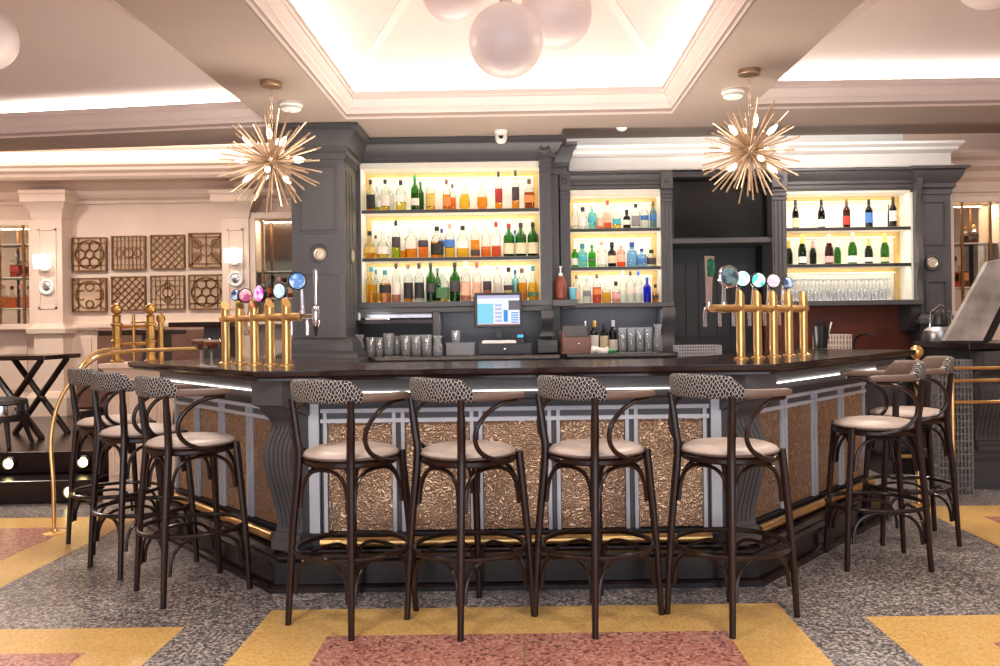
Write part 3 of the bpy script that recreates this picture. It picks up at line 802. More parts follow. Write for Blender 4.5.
# ---- tall column left of the whisky unit
CYF = 7.3
cx0, cx1 = ax(292, 250, CYF), ax(345, 250, CYF)
col = thing('panelled_column', 'tall charcoal panelled column with moulded capital left of the whisky shelves', 'column', ((cx0+cx1)/2, CYF, 0))
c = MB(); c.box(cx0, cx1, CYF, 8.3, 0, 2.98); c.build('shaft', 'grey', col, w=True, smooth=0)
zc0 = az(318, 158, CYF); loop = [(cx0, 8.3), (cx0, CYF), (cx1, CYF), (cx1, 8.3)]
c = MB(); c.sweep(loop, cornice_prof(zc0-.02, 2.995, .15)); c.build('capital', 'grey', col, w=True, smooth=25)
zb = az(318, 360, CYF); zb2 = az(318, 340, CYF)
c = MB(); c.sweep(loop, [(-.05, 0), (.14, 0), (.14, zb), (.12, zb+.02), (.12, zb+.05), (.07, zb+.08), (.07, zb2-.03), (.05, zb2), (0, zb2+.02), (-.05, zb2+.02)]); c.build('base', 'grey', col, w=True, smooth=25)
def border(c, x0, x1, z0, z1, y, w=.014, d=.012, plane='front'):
    c.box(x0, x1, y-d, y, z0, z0+w); c.box(x0, x1, y-d, y, z1-w, z1); c.box(x0, x0+w, y-d, y, z0+w, z1-w); c.box(x1-w, x1, y-d, y, z0+w, z1-w)
c = MB(); m = .06
zr = az(320, 254, CYF)
border(c, cx0+m, cx1-m, zr+.18, zc0-.06, CYF); border(c, cx0+m+.02, cx1-m-.02, zr+.2, zc0-.08, CYF, .006, .006)
border(c, cx0+m, cx1-m, zb2+.06, zr-.18, CYF)
for i in range(3): c.box(cx1-.006, cx1+.008, CYF+.08+i*.12, CYF+.14+i*.12, zb2+.1, zc0-.1)
c.build('panel_mould', 'grey', col, w=True, smooth=0)
A = Matrix.Rotation(R(90), 3, 'X')
def roundel(x, y, z, r, par, rot=A):
    c = MB(); c.lathe([(r*.62, 0), (r*1.25, 0), (r*1.25, .012), (r*1.1, .022), (r*.95, .02), (r*.9, .008), (r*.62, .008)], (x, y, z), n=28, axis=rot); c.build('roundel_ring', 'grey', par, w=True)
    c = MB(); c.lathe([(.001, .02), (r*.3, .024), (r*.55, .018), (r*.72, .026), (r*.85, .016), (r*.85, 0), (.001, 0)], (x, y, z), n=28, axis=rot); c.build('roundel', 'rosette', par, w=True)
M['rosette'] = pm('champagne_rosette', (205, 192, 172), .35, metal=.5, var=.1, scale=40)
roundel(ax(320, 254, CYF), CYF, zr, .065, col)
Bx = Matrix.Rotation(R(90), 3, 'Y')
roundel(cx1, 7.55, zr, .065, col, Bx)

# ---- whisky unit
WY = 7.9
wx0, wx1 = ax(362, 240, WY), ax(539.5, 240, WY)
wz0, wz1 = az(450, 301.5, WY), az(450, 168, WY)
whisky = thing('whisky_shelf_unit', 'wide charcoal shelf unit with lit back holding whisky bottles', 'shelf unit', ((wx0+wx1)/2, WY, 0))
px1 = ax(551.5, 240, WY)
WS = [az(450, 257, WY), az(450, 209, WY)]
wsh = shelfunit(whisky, wx0, wx1, WY, .30, wz0, wz1, WS)
c = MB(); c.box(cx1+.001, wx0-.005, WY-.02, WY+.35, wz0-.06, 2.98); c.build('side_pier', 'grey', whisky, w=True, smooth=0)
c = MB(); c.box(wx1+.005, px1, WY-.05, WY+.35, wz0-.06, 2.98); c.build('side_pier', 'grey', whisky, w=True, smooth=0)
c = MB(); c.box(px1, .385, WY+.22, 8.9, wz0-.5, 2.98); c.build('side_pier', 'grey', whisky, w=True, smooth=0)
c = MB()
for i in range(4): x = wx1+.02+i*.024; c.box(x, x+.012, WY-.06, WY-.05, wz0+.05, 2.62)
for z in (2.66, 2.72, 2.78): c.box(wx1, px1+.006, WY-.065, WY-.05, z, z+.025)
c.box(wx1, px1+.004, WY-.075, WY-.05, 2.83, 2.97); c.lathe([(.02, 0), (.05, 0), (.05, .012), (.035, .02), (.02, .01)], ((wx1+px1)/2, WY-.075, 2.90), n=20, axis=A)
c.build('pilaster_mould', 'grey', whisky, w=True, smooth=25)
c = MB(); c.box(cx1, px1, WY-.0, WY+.3, wz1+.03, 2.98)
c.sweep([(cx1, WY), (px1, WY), (px1, WY+.25)], cornice_prof(2.76, 2.995, .15)); c.build('cornice', 'grey', whisky, w=True, smooth=25)
c = MB(); x = ax(567, 230, 8.15); c.sweep([(px1-.05, WY+.22), (x, WY+.22), (x, 8.9)], cornice_prof(2.70, 2.995, .10)); c.build('return_cornice', 'grey', whisky, w=True, smooth=25)
c = MB(); c.box(wx0-.01, wx1+.01, WY-.02, WY, wz1, wz1+.05); c.box(wx0-.02, wx0, WY-.015, WY, wz0, wz1); c.build('face_frame', 'shelfside', whisky, w=True, smooth=0)
c = MB(); c.box(cx1, px1+.06, WY-.06, WY+.3, wz0-.05, wz0-.0); c.box(cx1, px1, WY-.035, WY+.3, wz0-.10, wz0-.05); c.build('ledge', 'grey', whisky, w=True, smooth=0, bevel=.006)
# lower niche
zw = az(450, 355.5, 7.62)
c = MB(); c.box(cx1, px1, WY+.25, WY+.3, .0, wz0-.1); c.build('niche_back', 'grey_dark', whisky, w=True, smooth=0)
c = MB(); c.box(ax(352, 310, WY), ax(432, 310, WY), WY-.02, WY+.02, az(400, 318, WY), wz0-.1); c.build('apron', 'grey', whisky, w=True, smooth=0)
zws = az(400, 319.5, WY-.15)
c = MB(); c.box(ax(352, 319, WY-.15), ax(432, 319, WY-.15), WY-.15, WY+.25, zws-.035, zws); c.build('niche_shelf', 'counter', whisky, w=True, smooth=0)
c = MB(); x = ax(437, 320, WY); c.box(x-.03, x+.03, WY-.08, WY+.25, zw-.02, wz0-.1); c.build('niche_post', 'grey', whisky, w=True, smooth=0)
# corbel right of the till
x = ax(547, 320, WY-.05)
pr = crspline([(-.14, wz0-.1, 0), (-.15, wz0-.16, 0), (-.12, wz0-.20, 0), (-.05, wz0-.25, 0), (-.02, wz0-.29, 0), (-.02, wz0-.31, 0)], 4)
c = MB(); c.loft([[(xx, WY-.0+p.x, p.z if False else p.y) for p in pr]+[(xx, WY+.25, wz0-.31), (xx, WY+.25, wz0-.1)] for xx in (x-.055, x+.055)])
for i in range(5):
    xx = x-.044+i*.022
    c.loft([[(xx-.006, WY+p.x-.006, p.y), (xx+.006, WY+p.x-.006, p.y), (xx+.006, WY+p.x+.01, p.y), (xx-.006, WY+p.x+.01, p.y)] for p in pr])
c.box(x-.065, x+.065, WY-.06, WY+.25, wz0-.335, wz0-.31)
c.build('corbel', 'grey', whisky, w=True, smooth=30)
# back worktop, continuous along the whisky and gin units
bw = thing('back_worktop', 'dark timber back worktop under the whisky and gin shelves', 'worktop', (0, 7.6, zw))
c = MB(); c.prism([(cx1+.15, 7.55), (ax(560, 356, 7.55), 7.55), (.42, 7.75), (ax(678, 350, 7.75), 7.75), (ax(678, 350, 7.75), 8.14), (cx1+.15, 8.14)], zw-.04, zw)
c.build('timber_top', 'counter', bw, w=True, smooth=0, bevel=.006)
c = MB(); c.prism([(cx1+.15, 7.62), (.4, 7.62), (.46, 7.82), (ax(677, 350, 7.8), 7.82), (ax(677, 350, 7.8), 8.1), (cx1+.15, 8.1)], .0, zw-.04)
c.build('cupboard_front', 'grey_dark', bw, w=True, smooth=0)

arealight('added_niche_fill', (-.65, 7.84, wz0-.12), (R(15), 0, 0), 1.5, .03, 5, (240, 240, 255))  # added fill to brighten the glasses under the whisky shelves
# ---- gin unit
GY = 8.2
gx0, gx1 = ax(570.5, 240, GY), ax(660.5, 240, GY)
gz0, gz1 = az(615, 303, GY), az(615, 195, GY)
gin = thing('gin_shelf_unit', 'narrow charcoal shelf unit with lit back holding gin bottles', 'shelf unit', ((gx0+gx1)/2, GY, 0))
GS = [az(615, 266.5, GY), az(615, 228, GY)]
gsh = shelfunit(gin, gx0, gx1, GY, .30, gz0, gz1, GS)
gt = az(615, 171, GY-.1)
def pilpair(t, xs, zlow, ztop, yf, dep):
    for x0, x1 in xs:
        c = MB(); c.box(x0, x1, yf-.05, yf+dep, zlow, ztop); n = 3
        for i in range(n):
            w = (x1-x0-.02)/n; xa = x0+.01+i*w; c.box(xa+w*.2, xa+w*.75, yf-.06, yf-.05, zlow+.05, ztop-.3)
        for k in (.29, .25, .21): c.box(x0-.004, x1+.004, yf-.065, yf-.05, ztop-k, ztop-k+.02)
        c.box(x0-.004, x1+.004, yf-.085, yf-.05, ztop-.17, ztop)
        c.lathe([(.012, 0), (.032, 0), (.032, .01), (.022, .016), (.012, .008)], ((x0+x1)/2, yf-.085, ztop-.085), n=18, axis=A)
        c.build('pilaster', 'grey', t, w=True, smooth=25)
gp = [(ax(560.5, 240, GY), gx0-.003), (gx1+.003, ax(671.5, 240, GY))]
pilpair(gin, gp, gz0-.05, gt, GY, .3)
c = MB(); c.box(gx0, gx1, GY, GY+.3, gz1+.02, gt); c.sweep([(gx0-.003, GY), (gx1+.003, GY)], cornice_prof(gz1+.06, gt, .09)); c.build('cornice', 'grey', gin, w=True, smooth=25)
c = MB(); c.box(gx0, gx1, GY-.015, GY, gz1-.0, gz1+.05); c.build('face_frame', 'shelfside', gin, w=True, smooth=0)
c = MB(); c.box(gp[0][0], gp[1][1]+.0, GY-.1, GY+.3, gz0-.045, gz0); c.build('ledge', 'grey', gin, w=True, smooth=0, bevel=.006)
c = MB(); c.box(gp[0][0], gp[1][1], GY+.24, GY+.3, zw, gz0-.045); c.build('niche_back', 'grey_dark', gin, w=True, smooth=0)
x = ax(667, 325, GY)
pr = crspline([(-.11, gz0-.05, 0), (-.12, gz0-.14, 0), (-.07, gz0-.24, 0), (-.05, gz0-.32, 0), (-.08, gz0-.40, 0), (-.08, zw+.002, 0)], 4)
c = MB(); c.loft([[(xx, GY+p.x, p.y) for p in pr]+[(xx, GY+.24, zw+.002), (xx, GY+.24, gz0-.05)] for xx in (x-.06, x+.06)])
c.build('corbel', 'grey', gin, w=True, smooth=30)

arealight('added_niche_fill', (.93, 8.15, gz0-.06), (R(10), 0, 0), .8, .03, 3, (240, 240, 255))  # added fill to brighten the niche below the gin shelves
# ---- television bay
TX0, TX1 = gp[1][1], ax(771, 240, GY)
bay = thing('television_bay', 'dark panelled recess below and around the wall television', 'panelled recess', ((TX0+TX1)/2, GY, 0))
c = MB(); c.box(TX0, TX1, GY+.55, GY+.6, 0, gt); c.build('back_board', 'grey_dark', bay, w=True, smooth=0)
zt_ = az(720, 240, GY)
c = MB(); c.box(TX0, TX1, GY-.02, GY+.55, zt_-.03, zt_+.015); c.build('shelf', 'grey', bay, w=True, smooth=0, bevel=.004)
c = MB(); c.box(TX0, TX1, GY-.02, GY+.3, az(720, 177, GY), gt); c.build('header', 'grey_dark', bay, w=True, smooth=0)
c = MB(); n = 3; w = (TX1-TX0)/n
for i in range(n):
    x0 = TX0+i*w+.05; border(c, x0, x0+w-.1, 1.12, zt_-.15, GY+.55, .03, .02)
c.build('panel_mould', 'grey_dark', bay, w=True, smooth=0)
tvp = at(721, 207, GY+.12)
tv = thing('television', 'black wall television switched off in the recess between gin and wine shelves', 'television', (tvp.x, tvp.y+.05, zt_+.016))
hw, z0_, z1_ = (770-671)/2*(GY+.12)/F*.985, zt_+.016, az(720, 178, GY+.12)
c = MB(); c.box(tvp.x-hw, tvp.x+hw, tvp.y, tvp.y+.05, z0_, z1_); c.build('casing', 'black', tv, w=True, smooth=0, bevel=.004)
c = MB(); c.box(tvp.x-hw+.015, tvp.x+hw-.015, tvp.y-.003, tvp.y, z0_+.025, z1_-.015); c.build('screen', 'tv', tv, w=True, smooth=0)

# ---- wine unit
nx0, nx1 = ax(785.5, 240, GY), ax(911, 240, GY)
nz0, nz1 = az(850, 300.5, GY), az(850, 193, GY)
wine = thing('wine_shelf_unit', 'charcoal shelf unit with lit back holding wine, champagne and stemware', 'shelf unit', ((nx0+nx1)/2, GY, 0))
NS = [az(850, 263.5, GY), az(850, 227, GY)]
nsh = shelfunit(wine, nx0, nx1, GY, .30, nz0, nz1, NS)
np_ = [(TX1, nx0-.003)]
pilpair(wine, np_, nz0-.05, gt, GY, .3)
rx0, rx1 = ax(918, 240, GY), ax(949, 240, GY)
c = MB(); c.box(nx0, rx0, GY, GY+.3, nz1+.02, gt); c.sweep([(nx0-.003, GY), (nx1+.02, GY)], cornice_prof(nz1+.04, gt, .09)); c.build('cornice', 'grey', wine, w=True, smooth=25)
c = MB(); c.box(np_[0][0], rx0, GY-.10, GY+.3, nz0-.05, nz0); c.build('ledge', 'grey', wine, w=True, smooth=0, bevel=.006)
# curved console side
pr = crspline([(-.10, gt-.01, 0), (-.11, gt-.16, 0), (-.07, gt-.3, 0), (-.05, gt-.6, 0), (-.09, nz0+.55, 0), (-.12, nz0+.38, 0), (-.07, nz0+.18, 0), (-.10, nz0, 0)], 4)
c = MB(); c.loft([[(xx, GY+p.x, p.y) for p in pr]+[(xx, GY+.3, nz0), (xx, GY+.3, gt-.01)] for xx in (nx1+.02, rx0)]); c.build('console_side', 'grey', wine, w=True, smooth=30)
zr0 = az(930, 318, GY)
c = MB(); c.box(rx0, rx1, GY-.04, 8.94, zr0, gt-.02); c.build('pier', 'grey', wine, w=True, smooth=0)
c = MB(); c.sweep([(rx0, GY+.1), (rx0, GY-.04), (rx1, GY-.04), (rx1, 8.9)], cornice_prof(gt-.26, gt+.0, .13)); c.build('pier_cornice', 'grey', wine, w=True, smooth=25)
c = MB(); zq = az(930, 263, GY)
border(c, rx0+.05, rx1-.05, zq+.17, gt-.32, GY-.04); c.build('panel_mould', 'grey', wine, w=True, smooth=0); c = MB(); border(c, rx0+.05, rx1-.05, zr0+.06, zq-.17, GY-.04); c.build('panel_mould', 'grey', wine, w=True, smooth=0); c = MB()
c.sweep([(rx0, GY+.1), (rx0, GY-.04), (rx1, GY-.04), (rx1, 8.9)], [(-.02, zr0-.05), (.03, zr0-.05), (.03, zr0), (.0, zr0+.03), (-.02, zr0+.03)]); c.build('panel_mould', 'grey', wine, w=True, smooth=25)
roundel(ax(932, 263, GY-.04), GY-.04, zq, .062, wine)
pr = crspline([(-.02, nz0-.05, 0), (-.03, nz0-.12, 0), (.02, nz0-.2, 0), (.10, nz0-.3, 0)], 4)
x = ax(915, 312, GY); c = MB(); c.loft([[(xx, GY+p.x, p.y) for p in pr]+[(xx, GY+.3, nz0-.3), (xx, GY+.3, nz0-.05)] for xx in (x-.05, x+.05)]); c.build('corbel', 'grey', wine, w=True, smooth=30)
c = MB(); c.box(np_[0][0], rx1, GY+.24, GY+.3, .0, nz0-.05); c.build('splashback', 'redpanel', wine, w=True, smooth=0)
c = MB(); c.box(rx0, rx1+.3, GY-.02, GY+.2, .0, zr0-.05); c.build('pier_base', 'grey_dark', wine, w=True, smooth=0)
# sink counter under the wine unit
zk = az(850, 356, 7.9)
sink = thing('sink_counter', 'dark back counter with sink under the wine shelves', 'worktop', (2.8, 8, 0))
c = MB(); c.box(np_[0][0]-.95, rx0-.01, 7.75, GY+.23, zk-.04, zk); c.build('counter_top', 'plinth', sink, w=True, smooth=0)
c = MB(); c.box(np_[0][0]-.92, rx0-.03, 7.82, GY+.2, 0, zk-.04); c.build('cupboard_front', 'grey_dark', sink, w=True, smooth=0)
c = MB(); b2 = at(862, 345, 8.1); c.tube(crspline([(b2.x-.03, 8.2, zk), (b2.x-.03, 8.2, zk+.12), (b2.x, 8.17, zk+.18), (b2.x+.06, 8.1, zk+.20), (b2.x+.1, 8.05, zk+.17)], 5), .012, 8)
for dx in (-.3, -.22, .12): c.lathe([(.02, zk), (.02, zk+.05), (.012, zk+.06), (.012, zk+.07)], (b2.x+dx, 8.2, 0), n=12)
c.build('tap', 'black', sink, w=True)
# bulkhead cornice over the gin, television and wine units
c = MB(); zq0 = az(800, 168, 8.3)
c.sweep([(.5, 8.32), (ax(952, 160, 8.3), 8.32), (ax(952, 160, 8.3), 8.95)], [(-.2, zq0), (.02, zq0), (.02, zq0+.02), (-.0, zq0+.03), (.0, zq0+.13), (.02, zq0+.14), (.05, zq0+.16), (.05, zq0+.185), (.09, zq0+.21), (.09, zq0+.235), (-.2, zq0+.235)])
struct(c.build('trim_bulkhead', 'white', smooth=25))

# ---- beige wall with a display cabinet, right
c = MB(); c.sweep([(rx1, 8.95), (7, 8.95)], [(0, 2.60), (.03, 2.60), (.05, 2.66), (.05, 2.70), (.10, 2.74), (.12, 2.80), (.20, 2.84), (.20, 2.90), (.26, 2.93), (.26, 3.0), (0, 3.0)]); struct(c.build('trim_crown', 'cream', smooth=25))
def cabinet(d, x0, x1, yw, z0, z1, shelves, dep=.2, mull=None, fr=.06):
    t = thing('display_cabinet', d, 'display cabinet', ((x0+x1)/2, yw-dep, z0))
    c = MB(); c.box(x0, x1, yw-.02, yw-.001, z0, z1); c.build('mirror_back', 'mirror', t, w=True, smooth=0)
    c = MB()
    for a in ((x0-fr, x0, z0-fr, z1+fr), (x1, x1+fr, z0-fr, z1+fr), (x0, x1, z0-fr, z0), (x0, x1, z1, z1+fr)): c.box(a[0], a[1], yw-dep, yw-.001, a[2], a[3])
    c.build('case', 'cream', t, w=True, smooth=0, bevel=.006)
    for z in shelves:
        c = MB(); c.box(x0, x1, yw-dep+.03, yw-.02, z-.012, z); c.build('glass_shelf', 'shelfside', t, w=True, smooth=0)
    c = MB()
    for m_ in (mull or []): c.box(m_-.012, m_+.012, yw-dep-.005, yw-dep+.015, z0, z1)
    if mull: c.build('brass_bar', 'gold_fret', t, w=True, smooth=0)
    c = MB(); c.box(x0, x1, yw-dep+.004, yw-dep+.008, z0, z1); c.build('door_pane', 'pane', t, w=True, smooth=0)
    arealight('cabinet_tape', ((x0+x1)/2, yw-dep*.5, z1-.01), (0, 0, 0), (x1-x0)*.9, .05, 9*(x1-x0), (255, 236, 205))
    return t
rcx0, rcx1 = ax(951, 250, 8.8), ax(996, 250, 8.8)
rsh = [az(970, 287, 8.8), az(970, 243, 8.8)]
rz0 = az(970, 311, 8.8)
cabinet('cream framed display cabinet with bottles on the beige wall beyond the wine unit', rcx0, rcx1, 8.95, rz0, az(970, 203, 8.8), rsh, .22, [ax(959, 250, 8.8), ax(987, 250, 8.8)])
lsh = [az(20, 308, 9.45), az(20, 277, 9.45), az(20, 244, 9.45)]
lcx0, lcx1 = ax(-30, 250, 9.45), ax(31, 250, 9.45)
cabinet('cream framed display cabinet with glass shelves beyond the left pilaster', lcx0, lcx1, 9.6, az(20, 324, 9.45), az(20, 226, 9.45), lsh, .2, [ax(26, 250, 9.45), ax(2, 250, 9.45)])
msh = [az(278, 298, 9.45), az(278, 271, 9.45)]
mcx0, mcx1 = ax(257, 250, 9.45), ax(300, 250, 9.45)
cabinet('mirrored display cabinet on the cream wall beside the charcoal column', mcx0, mcx1, 9.6, az(278, 318, 9.45), az(278, 219, 9.45), msh, .2, [ax(264, 250, 9.45), ax(296, 250, 9.45)], .07)
# ================================================================ BOTTLES
ORD = 'first second third fourth fifth sixth seventh eighth ninth tenth eleventh twelfth thirteenth fourteenth fifteenth sixteenth seventeenth eighteenth nineteenth twentieth'.split()
ST = {  # outline (radius, height) for unit bottles; cap start; squareness
 'round': ([(.001, .0), (.45, 0), (.5, .02), (.5, .56), (.47, .63), (.30, .71), (.17, .77), (.15, .82), (.15, .95)], .86, 2),
 'square': ([(.001, .0), (.46, 0), (.5, .02), (.5, .60), (.46, .66), (.22, .73), (.16, .77), (.15, .82), (.15, .95)], .85, 5),
 'broad': ([(.001, .0), (.47, 0), (.5, .02), (.5, .48), (.48, .56), (.36, .66), (.2, .74), (.15, .80), (.15, .95)], .86, 3.2),
 'decanter': ([(.001, .0), (.40, 0), (.47, .06), (.5, .2), (.48, .38), (.36, .52), (.2, .62), (.15, .70), (.15, .93)], .84, 2),
 'squat': ([(.001, .0), (.46, 0), (.5, .03), (.5, .55), (.44, .63), (.25, .69), (.2, .73), (.2, .93)], .80, 2),
 'wine': ([(.001, .0), (.46, 0), (.5, .02), (.5, .58), (.47, .64), (.27, .73), (.19, .78), (.18, .97)], .80, 2),
 'burgundy': ([(.001, .0), (.46, 0), (.5, .02), (.5, .48), (.44, .58), (.28, .70), (.19, .79), (.18, .97)], .80, 2),
 'champagne': ([(.001, .0), (.46, 0), (.5, .02), (.5, .44), (.46, .54), (.33, .66), (.22, .76), (.18, .84), (.18, .96)], .70, 2)}
TINT = {'clear': (246, 249, 246), 'green': (104, 168, 88), 'darkgreen': (58, 92, 50), 'brown': (120, 70, 42), 'black': (40, 34, 32), 'blue': (60, 84, 225), 'turquoise': (178, 232, 234),
        'pale blue': (178, 214, 242), 'bright green': (120, 206, 100), 'pink': (248, 206, 196), 'dark': (48, 40, 44)}
LIQ = {'amber': (250, 200, 104), 'golden': (254, 226, 132), 'orange': (250, 184, 122), 'straw': (252, 236, 160), 'red': (244, 156, 120), 'brown': (214, 146, 84), 'clear': (250, 252, 252), 'pink': (250, 206, 196), 'lime': (222, 230, 110)}
LAB = {'black': (34, 30, 30), 'white': (240, 236, 228), 'cream': (222, 206, 172), 'dark': (66, 56, 60), 'blue': (70, 120, 190), 'red': (170, 50, 44), 'gold': (212, 176, 92), 'orange': (228, 136, 72), 'turquoise': (80, 180, 196), 'grey': (140, 136, 140), 'pale': (236, 222, 206), 'peach': (244, 190, 160), 'green': (70, 110, 70), 'pink': (236, 170, 170)}
CAP = {'black': (28, 26, 28), 'red': (170, 44, 40), 'green': (30, 130, 60), 'teal': (60, 130, 140), 'white': (235, 232, 228), 'gold': (214, 178, 86), 'brown': (110, 74, 50), 'silver': (200, 200, 204), 'blue': (40, 70, 150), 'pink': (226, 160, 150), 'clear': (226, 226, 220)}
_mc, _me = {}, {}
def cmat(kind, nm):
    k = (kind, nm)
    if k not in _mc:
        if kind == 'glass': _mc[k] = gm(nm.replace(' ', '_')+'_glass', TINT[nm])
        elif kind == 'liq':
            m, nt, out = newmat(nm+'_spirit'); t = N(nt, 'ShaderNodeBsdfTransparent'); t.inputs[0].default_value = rgb(*LIQ[nm]); nt.links.new(t.outputs[0], out.inputs[0]); _mc[k] = m
        elif kind == 'lab': _mc[k] = pm(nm+'_label_paper', LAB[nm], .6, var=.08, scale=12)
        else: _mc[k] = pm(nm+'_bottle_cap', CAP[nm], .4, var=.05, metal=.4 if nm in ('gold', 'silver') else 0)
    return _mc[k]
def rad_at(prof, z):
    for (r0, z0), (r1, z1) in zip(prof, prof[1:]):
        if z0 <= z <= z1 and z1 > z0: return r0+(r1-r0)*(z-z0)/(z1-z0)
    return prof[-1][0]
def part_mesh(st, what, a=0, e_=0):
    key = (st, what, round(a, 2), round(e_, 2))
    prof, cz, e = ST[st]
    c = MB(); n = 20
    if what == 'glass': c.lathe(prof, n=n, e=e)
    elif what == 'liq':
        pp = [(max(.001, r*.93), max(z, .015)) for r, z in prof if z < a] + [(rad_at(prof, a)*.93, a), (.001, a)]
        c.lathe(pp, n=n, e=e)
    elif what == 'lab':
        zz = [a+(e_-a)*i/6 for i in range(7)]
        c.lathe([(rad_at(prof, z)*1.02, z) for z in zz]+[(rad_at(prof, z)*.99, z) for z in reversed(zz)], n=n, e=e)
        c.f = c.f[:-2]; c.mi = c.mi[:-2]
    else:
        r = .19 if st not in ('wine', 'burgundy', 'champagne', 'squat') else (.215 if st != 'squat' else .24)
        if st in ('champagne',): c.lathe([(rad_at(prof, cz)*1.06, cz), (rad_at(prof, .8)*1.08, .8), (.21, .88), (.21, .97), (.16, 1.0), (.001, 1.0)], n=16)
        else: c.lathe([(r*.98, cz), (r, cz+.01), (r, .985), (r*.85, 1.0), (.001, 1.0)], n=16)
    return c
def bottle(name, cat, px, base_py, Y, z, hpx, wpx, st, glass, liq, lev, lab, lz, cap, label, group):
    p = at(px, base_py, Y); s = Y/F
    def mk(what, mat, a=0, e_=0):
        k = (st, what, round(a, 2), round(e_, 2), mat.name)
        if k not in _me:
            o = part_mesh(st, what, a, e_).build('x', mat, smooth=40); _me[k] = o.data; bpy.data.objects.remove(o)
        return _me[k]
    o = bpy.data.objects.new(name, mk('glass', cmat('glass', glass))); COL.objects.link(o)
    o.location = (p.x, Y, z+.0008); o.scale = (wpx*s, wpx*s*.92, hpx*s); o.rotation_euler.z = rnd.uniform(-.15, .15)
    tag(o, label, cat, group)
    def ch(nm, me):
        c = bpy.data.objects.new(nm, me); COL.objects.link(c); c.parent = o
    if liq: ch('liquid', mk('liq', cmat('liq', liq), lev))
    if lab: ch('label', mk('lab', cmat('lab', lab), *lz))
    if cap: ch('cap', mk('cap', cmat('cap', cap)))
    return o
def row(tab, x0, sx, y0, sy, base, yf, z, name, cat, where, group, zmax=99):
    """tab: (cx, ctop, cwidth, style, glass, liquid, level, label, (z0, z1), cap, back row?)"""
    tab = sorted(tab, key=lambda r: r[0])
    bpy_ = y0+base/sy
    for i, (cx, ct, cw, st, g, lq, lev, lab, lz, cap, bk) in enumerate(tab):
        Y = yf+(.19 if bk else .085)
        hp = min((base-ct)/sy, (zmax-z-.045)*F/Y)
        look = ('%s bottle' % g) + (' of %s spirit' % lq if lq and lq != 'clear' and g in ('clear', 'green', 'pink') else '') + ((' with %s label' % lab) if lab else (' with %s cap' % cap if cap else ''))
        bottle(name, cat, x0+cx/sx, bpy_, Y, z, hp, cw/sx*(.93 if cat and name == 'gin_bottle' else .97), st, g, lq, lev, lab, lz, cap, '%s, %s from left on the %s' % (look, ORD[i], where), group)
k = 5.263
row([(83, 80, 44, 'broad', 'clear', 'amber', .35, 'black', (.1, .52), 'black', 0), (116, 108, 34, 'round', 'clear', 'lime', .4, 'white', (.2, .45), 'silver', 1), (160, 78, 46, 'round', 'clear', 'golden', .45, 'pale', (.15, .5), 'black', 0),
     (190, 105, 34, 'round', 'clear', 'clear', .3, None, None, 'clear', 1), (242, 85, 52, 'square', 'clear', 'straw', .3, 'white', (.28, .5), 'black', 0), (316, 58, 44, 'round', 'green', 'lime', .5, 'pale', (.14, .34), 'green', 0),
     (346, 85, 38, 'round', 'green', 'straw', .4, None, None, 'green', 1), (398, 72, 48, 'round', 'clear', 'golden', .5, 'gold', (.12, .45), 'clear', 0), (483, 85, 42, 'round', 'clear', 'amber', .5, 'orange', (.12, .42), 'brown', 0),
     (514, 100, 36, 'round', 'clear', 'orange', .5, None, None, 'brown', 1), (578, 84, 58, 'decanter', 'clear', 'golden', .5, None, None, 'clear', 0), (670, 84, 58, 'decanter', 'clear', 'amber', .4, None, None, 'clear', 0),
     (757, 45, 40, 'round', 'clear', 'amber', .2, 'red', (.2, .54), 'black', 0), (846, 40, 40, 'round', 'clear', 'amber', .22, 'dark', (.24, .56), 'black', 0), (918, 88, 54, 'square', 'clear', 'brown', .55, 'orange', (.2, .45), 'brown', 0)],
    355, k, 160, k, 245, WY, wsh[2], 'whisky_bottle', 'bottle', 'top whisky shelf', 'bottles on the top whisky shelf')
row([(78, 355, 60, 'decanter', 'clear', 'golden', .3, 'gold', (.2, .42), 'black', 0), (110, 372, 36, 'round', 'clear', 'straw', .4, None, None, 'brown', 1), (147, 350, 70, 'decanter', 'clear', 'straw', .2, 'pale', (.15, .42), 'clear', 0),
     (178, 375, 36, 'round', 'clear', 'clear', .4, None, None, 'silver', 1), (217, 300, 46, 'round', 'clear', 'lime', .3, 'dark', (.3, .56), 'black', 0), (252, 350, 38, 'round', 'clear', 'amber', .3, None, None, 'white', 1),
     (297, 335, 62, 'square', 'clear', 'amber', .28, 'pale', (.3, .55), 'white', 0), (360, 333, 52, 'broad', 'clear', 'orange', .35, 'dark', (.36, .55), 'white', 0), (433, 335, 66, 'broad', 'clear', 'amber', .5, 'black', (.12, .44), 'black', 0),
     (458, 342, 40, 'round', 'clear', 'clear', .4, 'blue', (.4, .6), 'blue', 1), (500, 320, 54, 'round', 'clear', 'golden', .5, 'blue', (.3, .52), 'pink', 0), (568, 333, 64, 'broad', 'clear', 'golden', .3, 'white', (.28, .5), 'black', 0),
     (633, 320, 50, 'round', 'clear', 'amber', .5, 'dark', (.06, .22), 'clear', 0), (690, 322, 52, 'round', 'clear', 'orange', .3, 'pale', (.32, .55), 'clear', 0), (744, 316, 50, 'round', 'clear', 'red', .3, 'white', (.32, .55), 'red', 0),
     (811, 325, 60, 'round', 'green', 'amber', .4, 'cream', (.08, .40), 'red', 0), (843, 355, 34, 'round', 'turquoise', 'clear', .3, None, None, 'blue', 1), (874, 322, 60, 'round', 'green', 'amber', .4, 'cream', (.08, .40), 'black', 0), (938, 320, 60, 'round', 'green', 'amber', .4, 'cream', (.08, .40), 'black', 0)],
    355, k, 160, k, 500, WY, wsh[1], 'whisky_bottle', 'bottle', 'middle whisky shelf', 'bottles on the middle whisky shelf', wsh[2])
